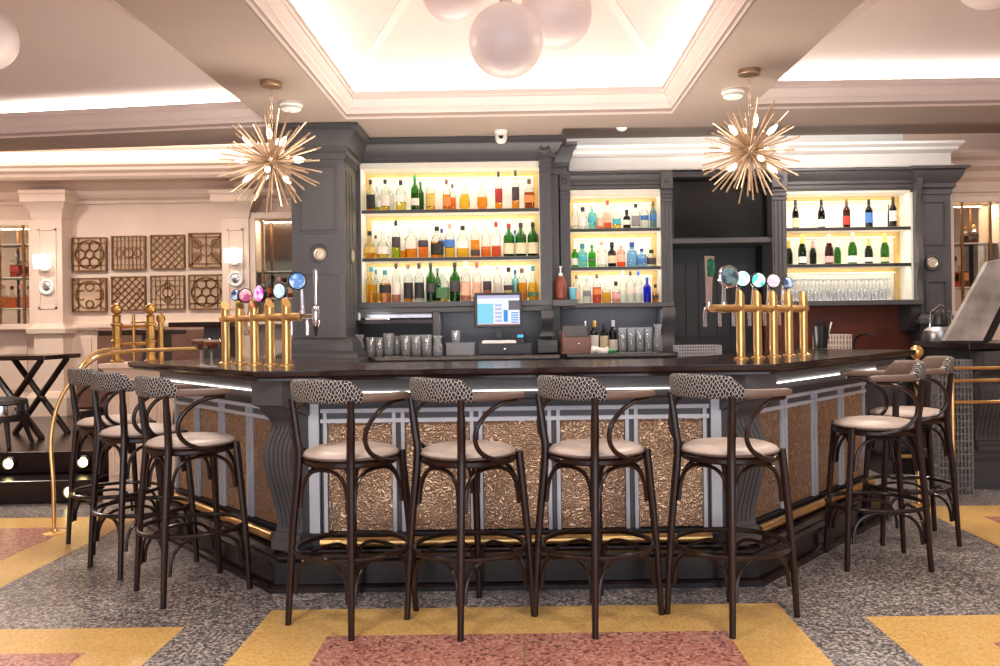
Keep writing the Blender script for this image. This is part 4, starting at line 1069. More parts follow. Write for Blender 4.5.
row([(88, 175, 62, 'round', 'clear', 'golden', .5, None, None, 'teal', 0), (112, 190, 38, 'round', 'clear', 'straw', .3, None, None, 'teal', 1), (160, 195, 62, 'broad', 'clear', 'amber', .6, 'black', (.3, .55), 'teal', 0), (218, 140, 46, 'round', 'clear', 'pink', .5, 'pale', (.2, .5), 'black', 0),
     (281, 160, 50, 'round', 'clear', 'amber', .5, 'black', (.1, .5), 'brown', 0), (339, 160, 52, 'round', 'clear', 'clear', .4, 'black', (.1, .5), 'black', 0), (400, 160, 52, 'round', 'green', 'lime', .5, 'dark', (.25, .48), 'black', 0), (436, 185, 38, 'round', 'green', 'clear', .4, None, None, 'teal', 1),
     (461, 195, 70, 'broad', 'clear', 'straw', .12, 'green', (.12, .44), 'white', 0), (527, 158, 58, 'round', 'green', 'lime', .5, 'dark', (.25, .52), 'black', 0), (584, 150, 54, 'round', 'clear', 'pink', .5, 'peach', (.15, .48), 'clear', 0), (643, 150, 50, 'round', 'clear', 'pink', .4, 'peach', (.12, .48), 'red', 0),
     (697, 175, 46, 'broad', 'clear', 'brown', .5, 'dark', (.3, .55), 'silver', 0), (752, 175, 48, 'round', 'clear', 'clear', .3, 'pale', (.15, .5), 'pink', 0), (810, 188, 54, 'broad', 'clear', 'straw', .3, 'dark', (.32, .46), 'black', 0), (845, 200, 40, 'round', 'turquoise', 'clear', .4, None, None, 'blue', 1), (880, 195, 56, 'round', 'clear', 'amber', .55, None, None, 'brown', 0), (938, 180, 58, 'decanter', 'clear', 'golden', .5, 'green', (.12, .24), 'teal', 0)],
    355, k, 230, k, 365, WY, wsh[0], 'whisky_bottle', 'bottle', 'bottom whisky shelf', 'bottles on the bottom whisky shelf', wsh[1])
k = 5.545
row([(82, 75, 44, 'round', 'clear', 'clear', .4, 'pale', (.15, .5), 'white', 0), (127, 90, 50, 'squat', 'clear', 'clear', .4, 'white', (.1, .5), 'black', 0), (178, 82, 46, 'square', 'turquoise', 'clear', .5, 'turquoise', (.3, .52), 'silver', 0), (222, 92, 42, 'round', 'clear', 'orange', .4, 'peach', (.1, .5), 'white', 0),
     (265, 55, 46, 'round', 'clear', 'red', .22, 'peach', (.28, .56), 'red', 0), (315, 92, 50, 'squat', 'clear', 'straw', .4, 'turquoise', (.2, .45), 'white', 0), (371, 108, 44, 'squat', 'black', 'clear', .3, 'white', (.2, .45), 'black', 0), (421, 75, 50, 'square', 'clear', 'clear', .4, 'grey', (.12, .5), 'black', 0), (470, 72, 48, 'round', 'clear', 'clear', .4, 'blue', (.35, .5), 'white', 0), (518, 64, 42, 'round', 'pale blue', 'clear', .4, 'blue', (.3, .52), 'brown', 0)],
    560, k, 190, k, 213, GY, gsh[2], 'gin_bottle', 'bottle', 'top gin shelf', 'bottles on the top gin shelf')
row([(83, 300, 40, 'squat', 'bright green', 'clear', .4, 'white', (.1, .4), 'white', 0), (125, 296, 58, 'squat', 'turquoise', 'clear', .5, 'turquoise', (.3, .5), 'teal', 0), (178, 303, 46, 'round', 'bright green', 'clear', .5, 'green', (.25, .4), 'green', 0), (233, 285, 56, 'round', 'clear', 'clear', .4, 'white', (.1, .54), 'pink', 0), (289, 290, 50, 'squat', 'black', 'clear', .3, 'cream', (.15, .45), 'black', 0),
     (339, 292, 50, 'round', 'pink', 'orange', .4, 'peach', (.2, .5), 'clear', 0), (400, 292, 62, 'squat', 'pale blue', 'clear', .5, None, None, 'blue', 0), (454, 328, 54, 'square', 'pale blue', 'clear', .5, 'blue', (.2, .4), 'blue', 0), (508, 335, 56, 'squat', 'clear', 'clear', .4, 'dark', (.15, .5), 'black', 0)],
    560, k, 190, k, 428, GY, gsh[1], 'gin_bottle', 'bottle', 'middle gin shelf', 'bottles on the middle gin shelf', gsh[2])
row([(92, 460, 46, 'round', 'clear', 'clear', .3, 'peach', (.15, .45), 'brown', 0), (150, 480, 50, 'square', 'clear', 'clear', .4, 'grey', (.3, .5), 'silver', 0), (206, 458, 54, 'round', 'clear', 'red', .55, 'orange', (.3, .5), 'brown', 0), (258, 500, 52, 'squat', 'clear', 'golden', .5, None, None, 'white', 0), (311, 500, 46, 'squat', 'clear', 'pink', .5, 'pink', (.2, .45), 'black', 0),
     (350, 440, 40, 'round', 'clear', 'clear', .4, None, None, 'clear', 0), (392, 445, 46, 'round', 'clear', 'clear', .4, 'pale', (.3, .5), 'black', 0), (436, 420, 46, 'round', 'clear', 'clear', .4, 'white', (.3, .55), 'blue', 0), (484, 480, 46, 'round', 'blue', None, 0, None, None, 'blue', 0), (530, 518, 38, 'squat', 'clear', 'amber', .5, 'dark', (.2, .4), 'black', 0)],
    560, k, 190, k, 620, GY, gsh[0], 'gin_bottle', 'bottle', 'bottom gin shelf', 'bottles on the bottom gin shelf', gsh[1])
k = 5.327
row([(110, 60, 38, 'burgundy', 'dark', None, 0, 'cream', (.04, .36), 'dark' if False else 'black', 0), (248, 60, 40, 'burgundy', 'dark', None, 0, 'white', (.05, .3), 'black', 0), (382, 60, 40, 'wine', 'brown', None, 0, 'red', (.1, .4), 'brown', 0), (501, 62, 40, 'wine', 'dark', None, 0, 'blue', (.16, .52), 'black', 0), (606, 85, 12, 'wine', 'dark', None, 0, None, None, 'black', 1), (630, 52, 40, 'wine', 'dark', None, 0, 'white', (.2, .54), 'black', 0)],
    775, k, 185, k, 213, GY, nsh[2], 'wine_bottle', 'bottle', 'top wine shelf', 'wine bottles on the top shelf')
row([(75, 280, 40, 'champagne', 'darkgreen', None, 0, None, None, 'gold', 1), (146, 252, 44, 'champagne', 'darkgreen', None, 0, 'white', (.06, .26), 'gold', 0), (203, 280, 38, 'champagne', 'darkgreen', None, 0, None, None, 'pink', 1), (289, 250, 46, 'champagne', 'brown', None, 0, 'pink', (.06, .26), 'pink', 0), (333, 276, 40, 'champagne', 'green', None, 0, None, None, 'white', 1),
     (414, 245, 48, 'champagne', 'green', None, 0, 'white', (.05, .26), 'pink', 0), (500, 274, 44, 'champagne', 'darkgreen', None, 0, 'white', (.08, .24), 'gold', 0), (586, 250, 46, 'champagne', 'green', None, 0, 'cream', (.06, .2), 'gold', 0)],
    775, k, 185, k, 411, GY, nsh[1], 'champagne_bottle', 'bottle', 'middle wine shelf', 'champagne bottles on the middle shelf', nsh[2])
k = 6.25
row([(285, 85, 26, 'wine', 'dark', None, 0, 'white', (.2, .5), 'silver', 1), (341, 82, 52, 'wine', 'dark', None, 0, 'white', (.1, .54), 'gold', 0), (402, 98, 52, 'wine', 'dark', None, 0, 'cream', (.1, .56), 'black', 0), (458, 80, 54, 'wine', 'dark', None, 0, 'pale', (.05, .38), 'silver', 0), (252, 170, 24, 'squat', 'dark', None, 0, 'white', (.1, .6), 'white', 0)],
    540, k, 300, k, 275, GY-.20, zw, 'wine_bottle', 'bottle', 'back worktop under the gin', 'wine bottles on the back worktop')
# three in the mirrored cabinet, two right, three left
for (px, ct, y0, z, Y, st, g, lq, lab, cap, d) in [
    (268, 274, 297, msh[0], 9.48, 'squat', 'clear', 'orange', 'orange', 'pink', 'amber bottle with tall pink top, left one in the mirrored cabinet'),
    (280, 276, 297, msh[0], 9.48, 'squat', 'clear', 'amber', None, 'pink', 'amber bottle with pink top, middle one in the mirrored cabinet'),
    (291, 274, 297, msh[0], 9.48, 'squat', 'clear', 'orange', 'peach', 'pink', 'amber bottle with peach label, right one in the mirrored cabinet'),
    (974, 224, 242, rsh[1], 8.84, 'round', 'clear', 'brown', 'dark', 'gold', 'dark whisky bottle on the upper shelf of the right display cabinet'),
    (964, 254, 286, rsh[0], 8.84, 'round', 'clear', 'red', 'orange', 'red', 'orange bottle with red cap on the lower right cabinet shelf'),
    (16, 252, 276, lsh[1], 9.5, 'square', 'clear', 'red', 'red', 'silver', 'red labelled bottle on the middle shelf of the left display cabinet'),
    (4, 284, 307, lsh[0], 9.5, 'decanter', 'clear', 'orange', None, 'pink', 'amber decanter with pink top in the left display cabinet'),
    (21, 284, 307, lsh[0], 9.5, 'decanter', 'clear', 'pink', None, 'pink', 'pale decanter with pink top in the left display cabinet')]:
    bottle('liquor_bottle', 'bottle', px, y0, Y, z, y0-ct, 9, st, g, lq, .5, lab, (.2, .45), cap, d, 'bottles in the display cabinets')
p = at(981, 286, 8.84)
t = thing('whisky_carton', 'tall cream whisky carton on the lower right cabinet shelf beside an orange bottle', 'box', (p.x, 8.84, rsh[0]+.001))
c = MB(); c.box(-.05, .05, -.045, .045, 0, .44); c.build('carton', cmat('lab', 'pale'), t, smooth=0); c = MB(); c.box(-.035, .035, -.047, -.045, .1, .3); c.build('label', cmat('lab', 'cream'), t, smooth=0)
# ================================================================ GLASSES AND SMALL THINGS
_gl = {}
def glassobj(name, label, loc, r, h, style, group, mat='glass_bar', flip=False):
    key = (style, round(r, 3), round(h, 3), flip)
    if key not in _gl:
        c = MB()
        if style == 'tumbler': pr = [(.001, 0), (r*.8, 0), (r*.84, .01), (r, h), (r*.93, h), (r*.78, .02), (.001, .02)]
        elif style == 'pint': pr = [(.001, 0), (r*.72, 0), (r*.76, .01), (r*.9, h*.7), (r, h*.76), (r*.97, h), (r*.90, h), (r*.84, h*.7), (r*.7, .02), (.001, .02)]
        elif style == 'jug': pr = [(.001, 0), (r*.9, 0), (r, h*.2), (r*.95, h*.45), (r*.6, h*.68), (r*.62, h*.82), (r*.95, h), (r*.88, h), (r*.55, h*.8), (r*.53, h*.68), (r*.88, h*.45), (.001, .02)]
        elif style == 'flute': pr = [(.001, 0), (r, 0), (r, .004), (.008, .014), (.0045, .03), (.0045, h*.42), (r*.55, h*.5), (r*.92, h*.7), (r*.8, h), (r*.74, h), (r*.86, h*.7), (r*.45, h*.52), (.001, h*.46)]
        if flip: pr = [(a, h-b) for a, b in pr][::-1]
        c.lathe(pr, n=18); o = c.build('x', mat, smooth=40); _gl[key] = o.data; bpy.data.objects.remove(o)
    o = bpy.data.objects.new(name, _gl[key]); COL.objects.link(o); o.location = loc
    return tag(o, label, 'glass', group)
s = 7.62/F
yg = 7.64
for i, (px, wp, hp, st, row_) in enumerate([(360, 11, 22, 'jug', 0), (371, 10, 19, 'tumbler', 0), (379.5, 9, 19, 'tumbler', 0), (389, 12, 23, 'pint', 0), (397, 9, 20, 'tumbler', .14), (406, 11, 21, 'tumbler', 0), (416.5, 11, 21, 'tumbler', 0), (427, 11, 21, 'tumbler', 0), (438, 11, 20, 'jug', 0)]):
    wd = {'jug': 'waisted clear carafe', 'tumbler': 'clear straight tumbler', 'pint': 'tall bulged beer glass'}[st]
    glassobj('drinking_glass', '%s, %s from left in the row under the whisky shelves' % (wd, ORD[i]), (ax(px, 355, yg+row_), yg+row_, zw+.0008), wp*s/2, hp*s, st, 'glasses under the whisky shelves')
for i, (px, wp, hp, st) in enumerate([(622.5, 8.5, 24, 'tumbler'), (631.5, 8.5, 24, 'tumbler'), (640, 8.5, 24, 'tumbler'), (648.5, 8.5, 24, 'tumbler'), (658, 10, 27, 'jug')]):
    Y = 7.98; glassobj('drinking_glass', '%s, %s from left beside the wine bottles' % ('tall clear highball glass' if st == 'tumbler' else 'large waisted glass carafe', ORD[i]), (ax(px, 345, Y), Y, zw+.0008), wp*Y/F/2, hp*Y/F, st, 'glasses under the gin shelves')
# plastic boxes with a glass on top
t = thing('plastic_tray', 'clear plastic box beside the till under the whisky shelves', 'container', (ax(461, 355, 7.66), 7.66, zw+.001))
hw = 14*7.66/F; hh = 11*7.66/F
c = MB()
for bx in ((-hw, hw, -.07, -.064), (-hw, hw, .064, .07), (-hw, -hw+.006, -.064, .064), (hw-.006, hw, -.064, .064)): c.box(bx[0], bx[1], bx[2], bx[3], .006, hh)
c.box(-hw, hw, -.07, .07, 0, .006); c.build('box', 'glass_bar', t, smooth=0)
c = MB(); c.box(-hw-.005, hw+.005, -.075, .075, hh+.0005, hh+.014); c.build('lid', 'glass_bar', t, smooth=0)
glassobj('drinking_glass', 'short clear tumbler standing on the plastic box lid', (ax(456, 344, 7.66), 7.66, zw+.001+hh+.015), 4.6*s, 12*s, 'tumbler', 'glasses under the whisky shelves')
# upturned stemware on the bottom wine shelf
k = 0
for rw in range(2):
    for i in range(13):
        px = 793+i*7.6+rw*3.4; Y = GY+.08+rw*.11
        if px > 904: continue
        h = (22 if rw else 21)*Y/F
        glassobj('stemware', 'upturned stemmed glass in the %s row, %s from left on the bottom wine shelf' % ('back' if rw else 'front', ORD[i]), (ax(px, 300, Y), Y, nsh[0]+.0008), .034, h, 'flute', 'upturned stemware on the bottom wine shelf', flip=True)
# coupes
ZT_ = 1.0702
def onbar(px, py):
    Y = 4.6
    for _ in range(30): Y = Y*(CZ-ZT_)/max(.02, CZ-az(px, py, Y))
    return Vector((ax(px, py, Y), Y, ZT_))
M['cocktail'] = pm('espresso_rose_cocktail', (150, 62, 40), .2, var=.1); M['foam'] = pm('cocktail_foam', (222, 188, 160), .6)
for px, py, d in ((201.5, 366.3, 'coupe glass of foamy red-brown cocktail, left of the pair on the bar'), (211.5, 367, 'coupe glass of foamy red-brown cocktail, right of the pair on the bar')):
    b0 = onbar(px, py); h = 28*b0.y/F
    t = thing('cocktail_coupe', d, 'cocktail glass', b0, group='cocktail coupes on the bar')
    c = MB(); c.lathe([(.001, h*.57), (.015, h*.6), (.04, h*.72), (.05, h*.86), (.052, h), (.049, h), (.047, h*.86), (.037, h*.74), (.012, h*.63), (.001, h*.6)], n=28); c.build('bowl', 'glass', t)
    c = MB(); c.lathe([(.001, 0), (.038, 0), (.038, .003), (.012, .009), (.006, .022), (.005, h*.5), (.008, h*.57), (.001, h*.57)], n=24); c.build('stem', 'glass_bar', t)
    c = MB(); c.lathe([(.001, h*.615), (.012, h*.64), (.036, h*.745), (.046, h*.865), (.047, h*.90), (.001, h*.90)], n=28); c.build('drink', 'cocktail', t)
    c = MB(); c.lathe([(.001, h*.901), (.047, h*.901), (.048, h*.97), (.001, h*.975)], n=28); c.build('foam', 'foam', t)

# ---- beer fonts
def lens(name, c1, c2, e):
    """a backlit round badge: soft two-tone swirl"""
    m, nt, out = newmat(name)
    p = N(nt, 'ShaderNodeBsdfPrincipled'); nt.links.new(p.outputs[0], out.inputs[0])
    tc = N(nt, 'ShaderNodeTexCoord'); no = N(nt, 'ShaderNodeTexNoise'); no.inputs['Scale'].default_value = 26; nt.links.new(tc.outputs['Object'], no.inputs[0])
    cr = N(nt, 'ShaderNodeValToRGB'); cr.color_ramp.elements[0].position = .42; cr.color_ramp.elements[1].position = .58
    cr.color_ramp.elements[0].color = rgb(*c1); cr.color_ramp.elements[1].color = rgb(*c2)
    nt.links.new(no.outputs[0], cr.inputs[0]); nt.links.new(cr.outputs[0], p.inputs['Base Color']); nt.links.new(cr.outputs[0], p.inputs['Emission Color'])
    p.inputs['Emission Strength'].default_value = e; p.inputs['Roughness'].default_value = .2
    return m
LENS = {'pink': lens('badge_pink', (226, 60, 170), (250, 190, 226), .9), 'rose': lens('badge_rose', (200, 90, 130), (240, 190, 200), .3), 'white': lens('badge_white', (235, 240, 248), (150, 190, 210), .8), 'blue': lens('badge_blue', (70, 130, 200), (200, 220, 240), .4),
        'cyan': lens('badge_cyan', (230, 252, 255), (120, 220, 245), 2.2), 'teal': lens('badge_teal', (60, 190, 170), (210, 245, 238), 1.1), 'green': lens('badge_green', (16, 92, 66), (30, 120, 90), .1), 'grey': lens('badge_grey', (120, 150, 155), (60, 80, 86), .2), 'lilac': lens('badge_lilac', (240, 226, 236), (210, 190, 205), .6), 'dark': lens('badge_dark', (190, 215, 245), (40, 60, 100), .5)}
def font(name, d, p0, p1, tubes, htube, badges, zbar, ext):
    """p0, p1: first and last column feet on the bar; badges: (t along the bar, dz above bar, radius, lens, turn, style)"""
    v = p1-p0; L = v.length; dx = v.normalized(); ang = atan2(dx.y, dx.x)
    t = thing(name, d, 'beer tap', p0, ang)
    for i in range(tubes):
        x = L*i/(tubes-1)
        c = MB(); n = 16; r = .0235
        c.lathe([(.001, 0), (.04, 0), (.04, .006), (r+.004, .012), (.001, .012)], (x, 0, 0), n=20)
        lo = [(x+r*cos(2*pi*j/n), r*sin(2*pi*j/n), .008) for j in range(n)]
        hi = [(x+r*cos(2*pi*j/n), r*sin(2*pi*j/n), htube+cos(2*pi*j/n)*-.026) for j in range(n)]
        c.loft([lo, hi]); c.build('column', 'brass', t)
    c = MB(); c.tube([(ext[0], .0, zbar), (ext[1], .0, zbar)], .021, 14); c.build('manifold', 'brass', t)
    for (x, dz, r, ln_, turn, sty) in badges:
        z = zbar+.005
        A = Matrix.Rotation(R(turn), 3, 'Z') @ Matrix.Rotation(R(90), 3, 'X')
        if sty == 'lever':      # long chrome pull lever with a black nozzle at the end of the manifold
            c = MB(); c.tube([(x-.17, 0, zbar), (x, 0, zbar)], .013, 10); s_ = c.build('outlet_pipe', 'chrome', t)
            c = MB(); c.lathe([(.012, -.05), (.018, -.035), (.019, .035), (.014, .05), (.001, .05)], (x, 0, zbar), n=14); c.build('valve', 'chrome', s_)
            c = MB(); c.lathe([(.004, -.10), (.008, -.085), (.013, -.05), (.001, -.045)], (x, 0, zbar), n=12); c.build('nozzle', 'black', s_)
            c = MB(); c.lathe([(.007, .05), (.012, .08), (.010, .14), (.018, .2), (.016, .225), (.001, .235)], (x, 0, zbar), n=14, sx=.9, sy=.6); c.build('lever', 'chrome', t)
            continue
        c = MB(); c.tube(crspline([(x, .015, z), (x, .07, z), (x, .085, z-.04), (x, .085, z-.10)], 4), .011, 8); c.lathe([(.016, z-.01), (.016, z+.03), (.001, z+.035)], (x, .06, 0), n=12); fa = c.build('faucet', 'chrome', t)
        if sty == 'paddle':
            c = MB(); c.loft([[(x-.014, .05, z+.03), (x+.014, .05, z+.03), (x+.014, .07, z+.03), (x-.014, .07, z+.03)], [(x-.02, .05, z+.13), (x+.02, .05, z+.13), (x+.02, .066, z+.13), (x-.02, .066, z+.13)], [(x-.034, .045, z+.27), (x+.034, .045, z+.27), (x+.034, .06, z+.27), (x-.034, .06, z+.27)]]); pd = c.build('handle', 'chrome', t, smooth=0)
            c = MB(); c.lathe([(.001, 0), (.030, 0), (.030, .008), (.001, .01)], (x, .048, z+.21), n=20, axis=Matrix.Rotation(R(90), 3, 'X'), sy=1.6); c.build('badge', LENS[ln_], pd)
            continue
        c = MB(); c.tube([(x, .06, z+.03), (x, .055, z+dz-r*.4)], [.012, .009], 8); hd = c.build('handle', 'chrome', t)
        c = MB(); c.lathe([(.001, -.02), (r*.7, -.02), (r*1.12, -.006), (r*1.12, .012), (r*.98, .016), (.001, .012)], (x, .03, z+dz), n=24, axis=A); c.build('housing', 'black' if ln_ not in ('grey',) else 'chrome', hd)
        c = MB(); c.lathe([(.001, .013), (r*.96, .015), (r*.8, .022), (.001, .025)], (x, .03, z+dz), n=24, axis=A); c.build('badge', LENS[ln_], hd)
    return t
a, e = onbar(226, 363.6), onbar(287, 366.6)
sp = (e-a).length/4
# keep the line of columns parallel to the wing
font('beer_tap_font', 'brass five-column beer font with round pink and white badges on the left wing', a, e, 5, .335,
     [(sp*.5, .13, .03, 'dark', 30, 'b'), (sp*1.05, .125, .038, 'rose', 75, 'b'), (sp*2.15, .13, .046, 'pink', 5, 'b'), (sp*3.4, .135, .040, 'white', 20, 'b'), (sp*4.35, .18, .043, 'blue', 65, 'b'), (sp*4+.29, 0, 0, None, 0, 'lever')], .258, (-.04, sp*4+.14))
a, e = onbar(741, 359.2), onbar(804, 355)
sp = (e-a).length/4
font('beer_tap_font', 'brass five-column beer font with glowing cyan and teal badges on the right wing', a, e, 5, .35,
     [(-.20, 0, 0, 'green', -40, 'paddle'), (-.065, .165, .054, 'grey', -25, 'b'), (sp*.4, .158, .041, 'cyan', -42, 'b'), (sp*1.35, .152, .040, 'teal', -40, 'b'), (sp*2.3, .152, .038, 'lilac', -45, 'b'), (sp*3.25, .145, .030, 'dark', -40, 'b')], .272, (-.26, sp*4+.03))

# ---- till and things around it
YT = 7.66
zd = zw+.001
t = thing('cash_drawer', 'dark blue-black cash drawer on the back worktop below the touchscreen', 'cash drawer', (ax(505, 355, YT), YT, zd))
M['navy'] = pm('navy_black_steel', (26, 28, 40), .4)
hw = 27*YT/F; hd_ = az(505, 343.5, YT)-zd
c = MB(); c.box(-hw, hw, 0, .40, 0, hd_); c.build('casing', 'navy', t, bevel=.004); c = MB(); c.box(-hw+.012, hw-.012, -.006, 0, .012, hd_-.012); c.build('drawer_front', 'navy', t, bevel=.002)
c = MB(); c.lathe([(.001, 0), (.009, 0), (.009, .004), (.001, .005)], (0, -.006, hd_*.5), n=14, axis=A); c.build('lock', 'chrome', t)
t = thing('receipt_pad', 'flat white paper tray lying on the cash drawer', 'tray', (ax(499, 343, YT), YT, zd+hd_+.001)); c = MB(); c.box(-.155, .155, .01, .13, 0, .022); c.build('tray', 'white', t, bevel=.003)
c = MB(); c.box(-.145, .145, .02, .12, .0225, .027); c.build('paper', cmat('lab', 'white'), t, smooth=0)
mz0, mz1 = az(498, 327.5, YT), az(498, 292.5, YT); mw = 24*YT/F
t = thing('till_touchscreen', 'dark framed till touchscreen lit with blue and white panels behind the bar', 'monitor', (ax(498, 310, YT), YT+.24, zd+hd_+.001))
zb_ = zd+hd_+.001
def ml(c, x0, x1, y0, y1, z0, z1): c.box(x0, x1, y0, y1, z0-zb_, z1-zb_)
c = MB(); ml(c, -mw, mw, -.20, -.16, mz0, mz1); c.build('bezel', 'black', t, bevel=.006)
c = MB(); ml(c, -.03, .03, -.16, -.14, mz0, mz0+.12); ml(c, -.03, .03, -.14, .02, mz0-.02, mz0+.1); ml(c, -.03, .03, -.02, .02, zb_, mz0); ml(c, -.1, .1, -.02, .12, zb_, zb_+.015); c.build('stand', 'black', t, bevel=.004)
SCR = {n: emat('screen_'+n, col_, 1.0) for n, col_ in {'white': (236, 242, 250), 'sky': (140, 214, 236), 'grey': (120, 112, 120), 'blue': (80, 150, 226), 'lilac': (196, 190, 222), 'red': (200, 110, 110)}.items()}
x0, x1, z0, z1 = -mw+.028, mw-.022, mz0+.024, mz1-.024
c = MB(); W_, H_ = x1-x0, z1-z0
def cell(i, u0, u1, v0, v1):
    c.cur = i; y = -.2005-.0002*i; c.add([(x0+W_*u0, y, z0+H_*v0-zb_), (x0+W_*u1, y, z0+H_*v0-zb_), (x0+W_*u1, y, z0+H_*v1-zb_), (x0+W_*u0, y, z0+H_*v1-zb_)], [(0, 1, 2, 3)])
cell(0, 0, 1, 0, 1); cell(1, 0, .38, .04, .72); cell(2, .74, 1, .5, .82); cell(3, .62, .72, .1, .5); cell(4, .0, 1, .9, 1); cell(5, 0, 1, 0, .03)
for i in range(5): cell(4, .42, .58, .1+i*.13, .18+i*.13); cell(3, .8, .97, .06+i*.08, .1+i*.08)
c.build('screen', [SCR[n] for n in ('white', 'sky', 'grey', 'blue', 'lilac', 'red')], t, smooth=0)
t = thing('card_reader', 'small card reader with glowing blue screen beside the touchscreen', 'card reader', (ax(521, 343, YT), YT+.05, zb_)); t.rotation_euler.z = R(-8)
c = MB(); c.prism([(-.04, 0), (.04, 0), (.045, .05), (.0, .11), (-.02, .11)], -.036, .036, 'yz'); c.build('body', 'black', t, bevel=.004)
c = MB(); c.add([(-.03, -.0425, .012), (.03, -.0425, .012), (.03, .006, .098), (-.03, .006, .098)], [(0, 1, 2, 3)]); 
c.v = [Vector(p) for p in ((-.028, .040-.084, .052), (.028, -.044, .052), (.028, -.008, .101), (-.028, -.008, .101))]
c.build('screen', emat('reader_screen', (90, 190, 240), 1.1), t, smooth=0)
t = thing('receipt_printer', 'black receipt printer in the shadow right of the cash drawer', 'printer', (ax(548, 355, YT), YT+.02, zd)); c = MB(); c.box(-.10, .10, 0, .17, 0, .13); c.build('body', 'black', t, bevel=.012)
c = MB(); c.box(-.075, .075, -.004, .0, .085, .092); c.build('paper_slot', 'grey', t, smooth=0)
pB = at(577, 350, 7.62)
t = thing('menu_holder', 'brown leather open box holding cards on the back worktop', 'box', (pB.x-.0, 7.62, zd), R(8))
c = MB(); w_, h_ = .13, .15
c.box(-w_, w_, -.0, .012, .02, h_); c.box(-w_, w_, .15, .162, .02, h_+.05); c.box(-w_, -w_+.012, .012, .15, .02, h_+.03); c.box(w_-.012, w_, .012, .15, .02, h_); c.box(-w_-.01, w_+.01, -.01, .17, 0, .02); c.build('box', 'brownleather', t, bevel=.003)
c = MB(); c.lathe([(.001, 0), (.007, 0), (.007, .005), (.001, .006)], (.02, -.0005, .09), n=10, axis=A); c.build('stud', 'chrome', t)
for i in range(3):
    c = MB(); c.box(-.12+i*.01, .1-i*.02, .04+i*.03, .05+i*.03, .022, .25-i*.03); c.build('card', 'grey' if i != 1 else cmat('lab', 'cream'), t, smooth=0)
t = thing('bar_towel', 'crumpled white and green cloth on the back worktop right of the brown box', 'cloth', (ax(604.5, 356, 7.6), 7.60, zd))
c = MB()
c.loft([[(x, .06*cos(2*pi*j/10)+.02*sin(i), max(0, .028+.03*sin(i*1.7)*.4+.03*sin(2*pi*j/10))) for j in range(10)] for i, x in enumerate([-.12, -.08, -.04, 0, .03])]); c.build('cloth', 'white', t)
c = MB()
c.loft([[(x, .05*cos(2*pi*j/10), max(0, .02+.022*sin(2*pi*j/10))) for j in range(10)] for x in (.03, .06, .10)]); c.build('green_corner', cmat('cap', 'green'), t)
# soap bottle and cup on the ledge between whisky and gin
zl = wz0
pY = 7.92
lx = ax(561, 303, pY)
c = MB(); c.box(px1-.0, ax(577, 303, 7.86), 7.78, 8.11, wz0-.06, wz0-.0); c.build('ledge_end', 'grey', whisky, w=True, smooth=0, bevel=.006)
t = thing('soap_dispenser', 'amber pump bottle standing on the ledge between whisky and gin shelves', 'dispenser', (lx, pY, wz0+.001))
c = MB(); hs = 24*pY/F; r = 6*pY/F; c.lathe([(.001, 0), (r*.95, 0), (r, .01), (r, hs*.72), (r*.7, hs*.9), (r*.35, hs), (.001, hs)], n=24); c.build('bottle', pm('amber_plastic', (128, 62, 44), .25), t)
c = MB(); c.lathe([(.02, hs), (.02, hs+.025), (.007, hs+.03), (.007, hs+.075), (.016, hs+.078), (.016, hs+.09), (.001, hs+.092)], n=14); c.tube([(0, 0, hs+.084), (.0, -.045, hs+.084), (.0, -.055, hs+.075)], .006, 8); c.build('pump', 'white', t)
t = thing('cyan_cup', 'small cyan plastic cup on the ledge beside the pump bottle', 'cup', (ax(573, 302, pY), pY, wz0+.001))
c = MB(); r = 4*pY/F; hs = 12*pY/F; c.lathe([(.001, 0), (r*.85, 0), (r, hs), (r*.92, hs), (r*.78, .006), (.001, .006)], n=22); c.build('cup', pm('cyan_plastic', (96, 176, 196), .4), t)
c = MB(); c.tube([(cos(2*pi*i/22)*r, sin(2*pi*i/22)*r, hs) for i in range(22)], .0025, 6, closed=True); c.build('rim', 'white', t)
for i, (px, hp) in enumerate(((353, 10), (356.5, 8))):
    Y = 7.84; t = thing('salt_shaker', 'tiny white shaker at the end of the narrow timber shelf, ' + ('taller and left' if i == 0 else 'shorter and right'), 'shaker', (ax(px+2, 319, Y), Y+.03*i, zws+.001), group='white shakers')
    c = MB(); h = hp*Y/F; c.lathe([(.001, 0), (.013, 0), (.014, h*.7), (.009, h*.85), (.001, h*.85)], n=14); c.build('body', 'white', t); c = MB(); c.lathe([(.0095, h*.85), (.0095, h*.98), (.001, h)], n=12); c.build('lid', 'steel', t)
t = thing('paper_pad', 'white order pad lying on the narrow timber shelf left of the till', 'pad', (ax(378, 319, 7.85), 7.85, zws+.001)); c = MB(); c.box(-.1, .1, -.09, .03, 0, .012); c.build('pad', 'white', t, bevel=.002)
c = MB(); c.box(-.1, -.085, -.09, .03, .0122, .016); c.build('binding', 'steel', t, smooth=0)

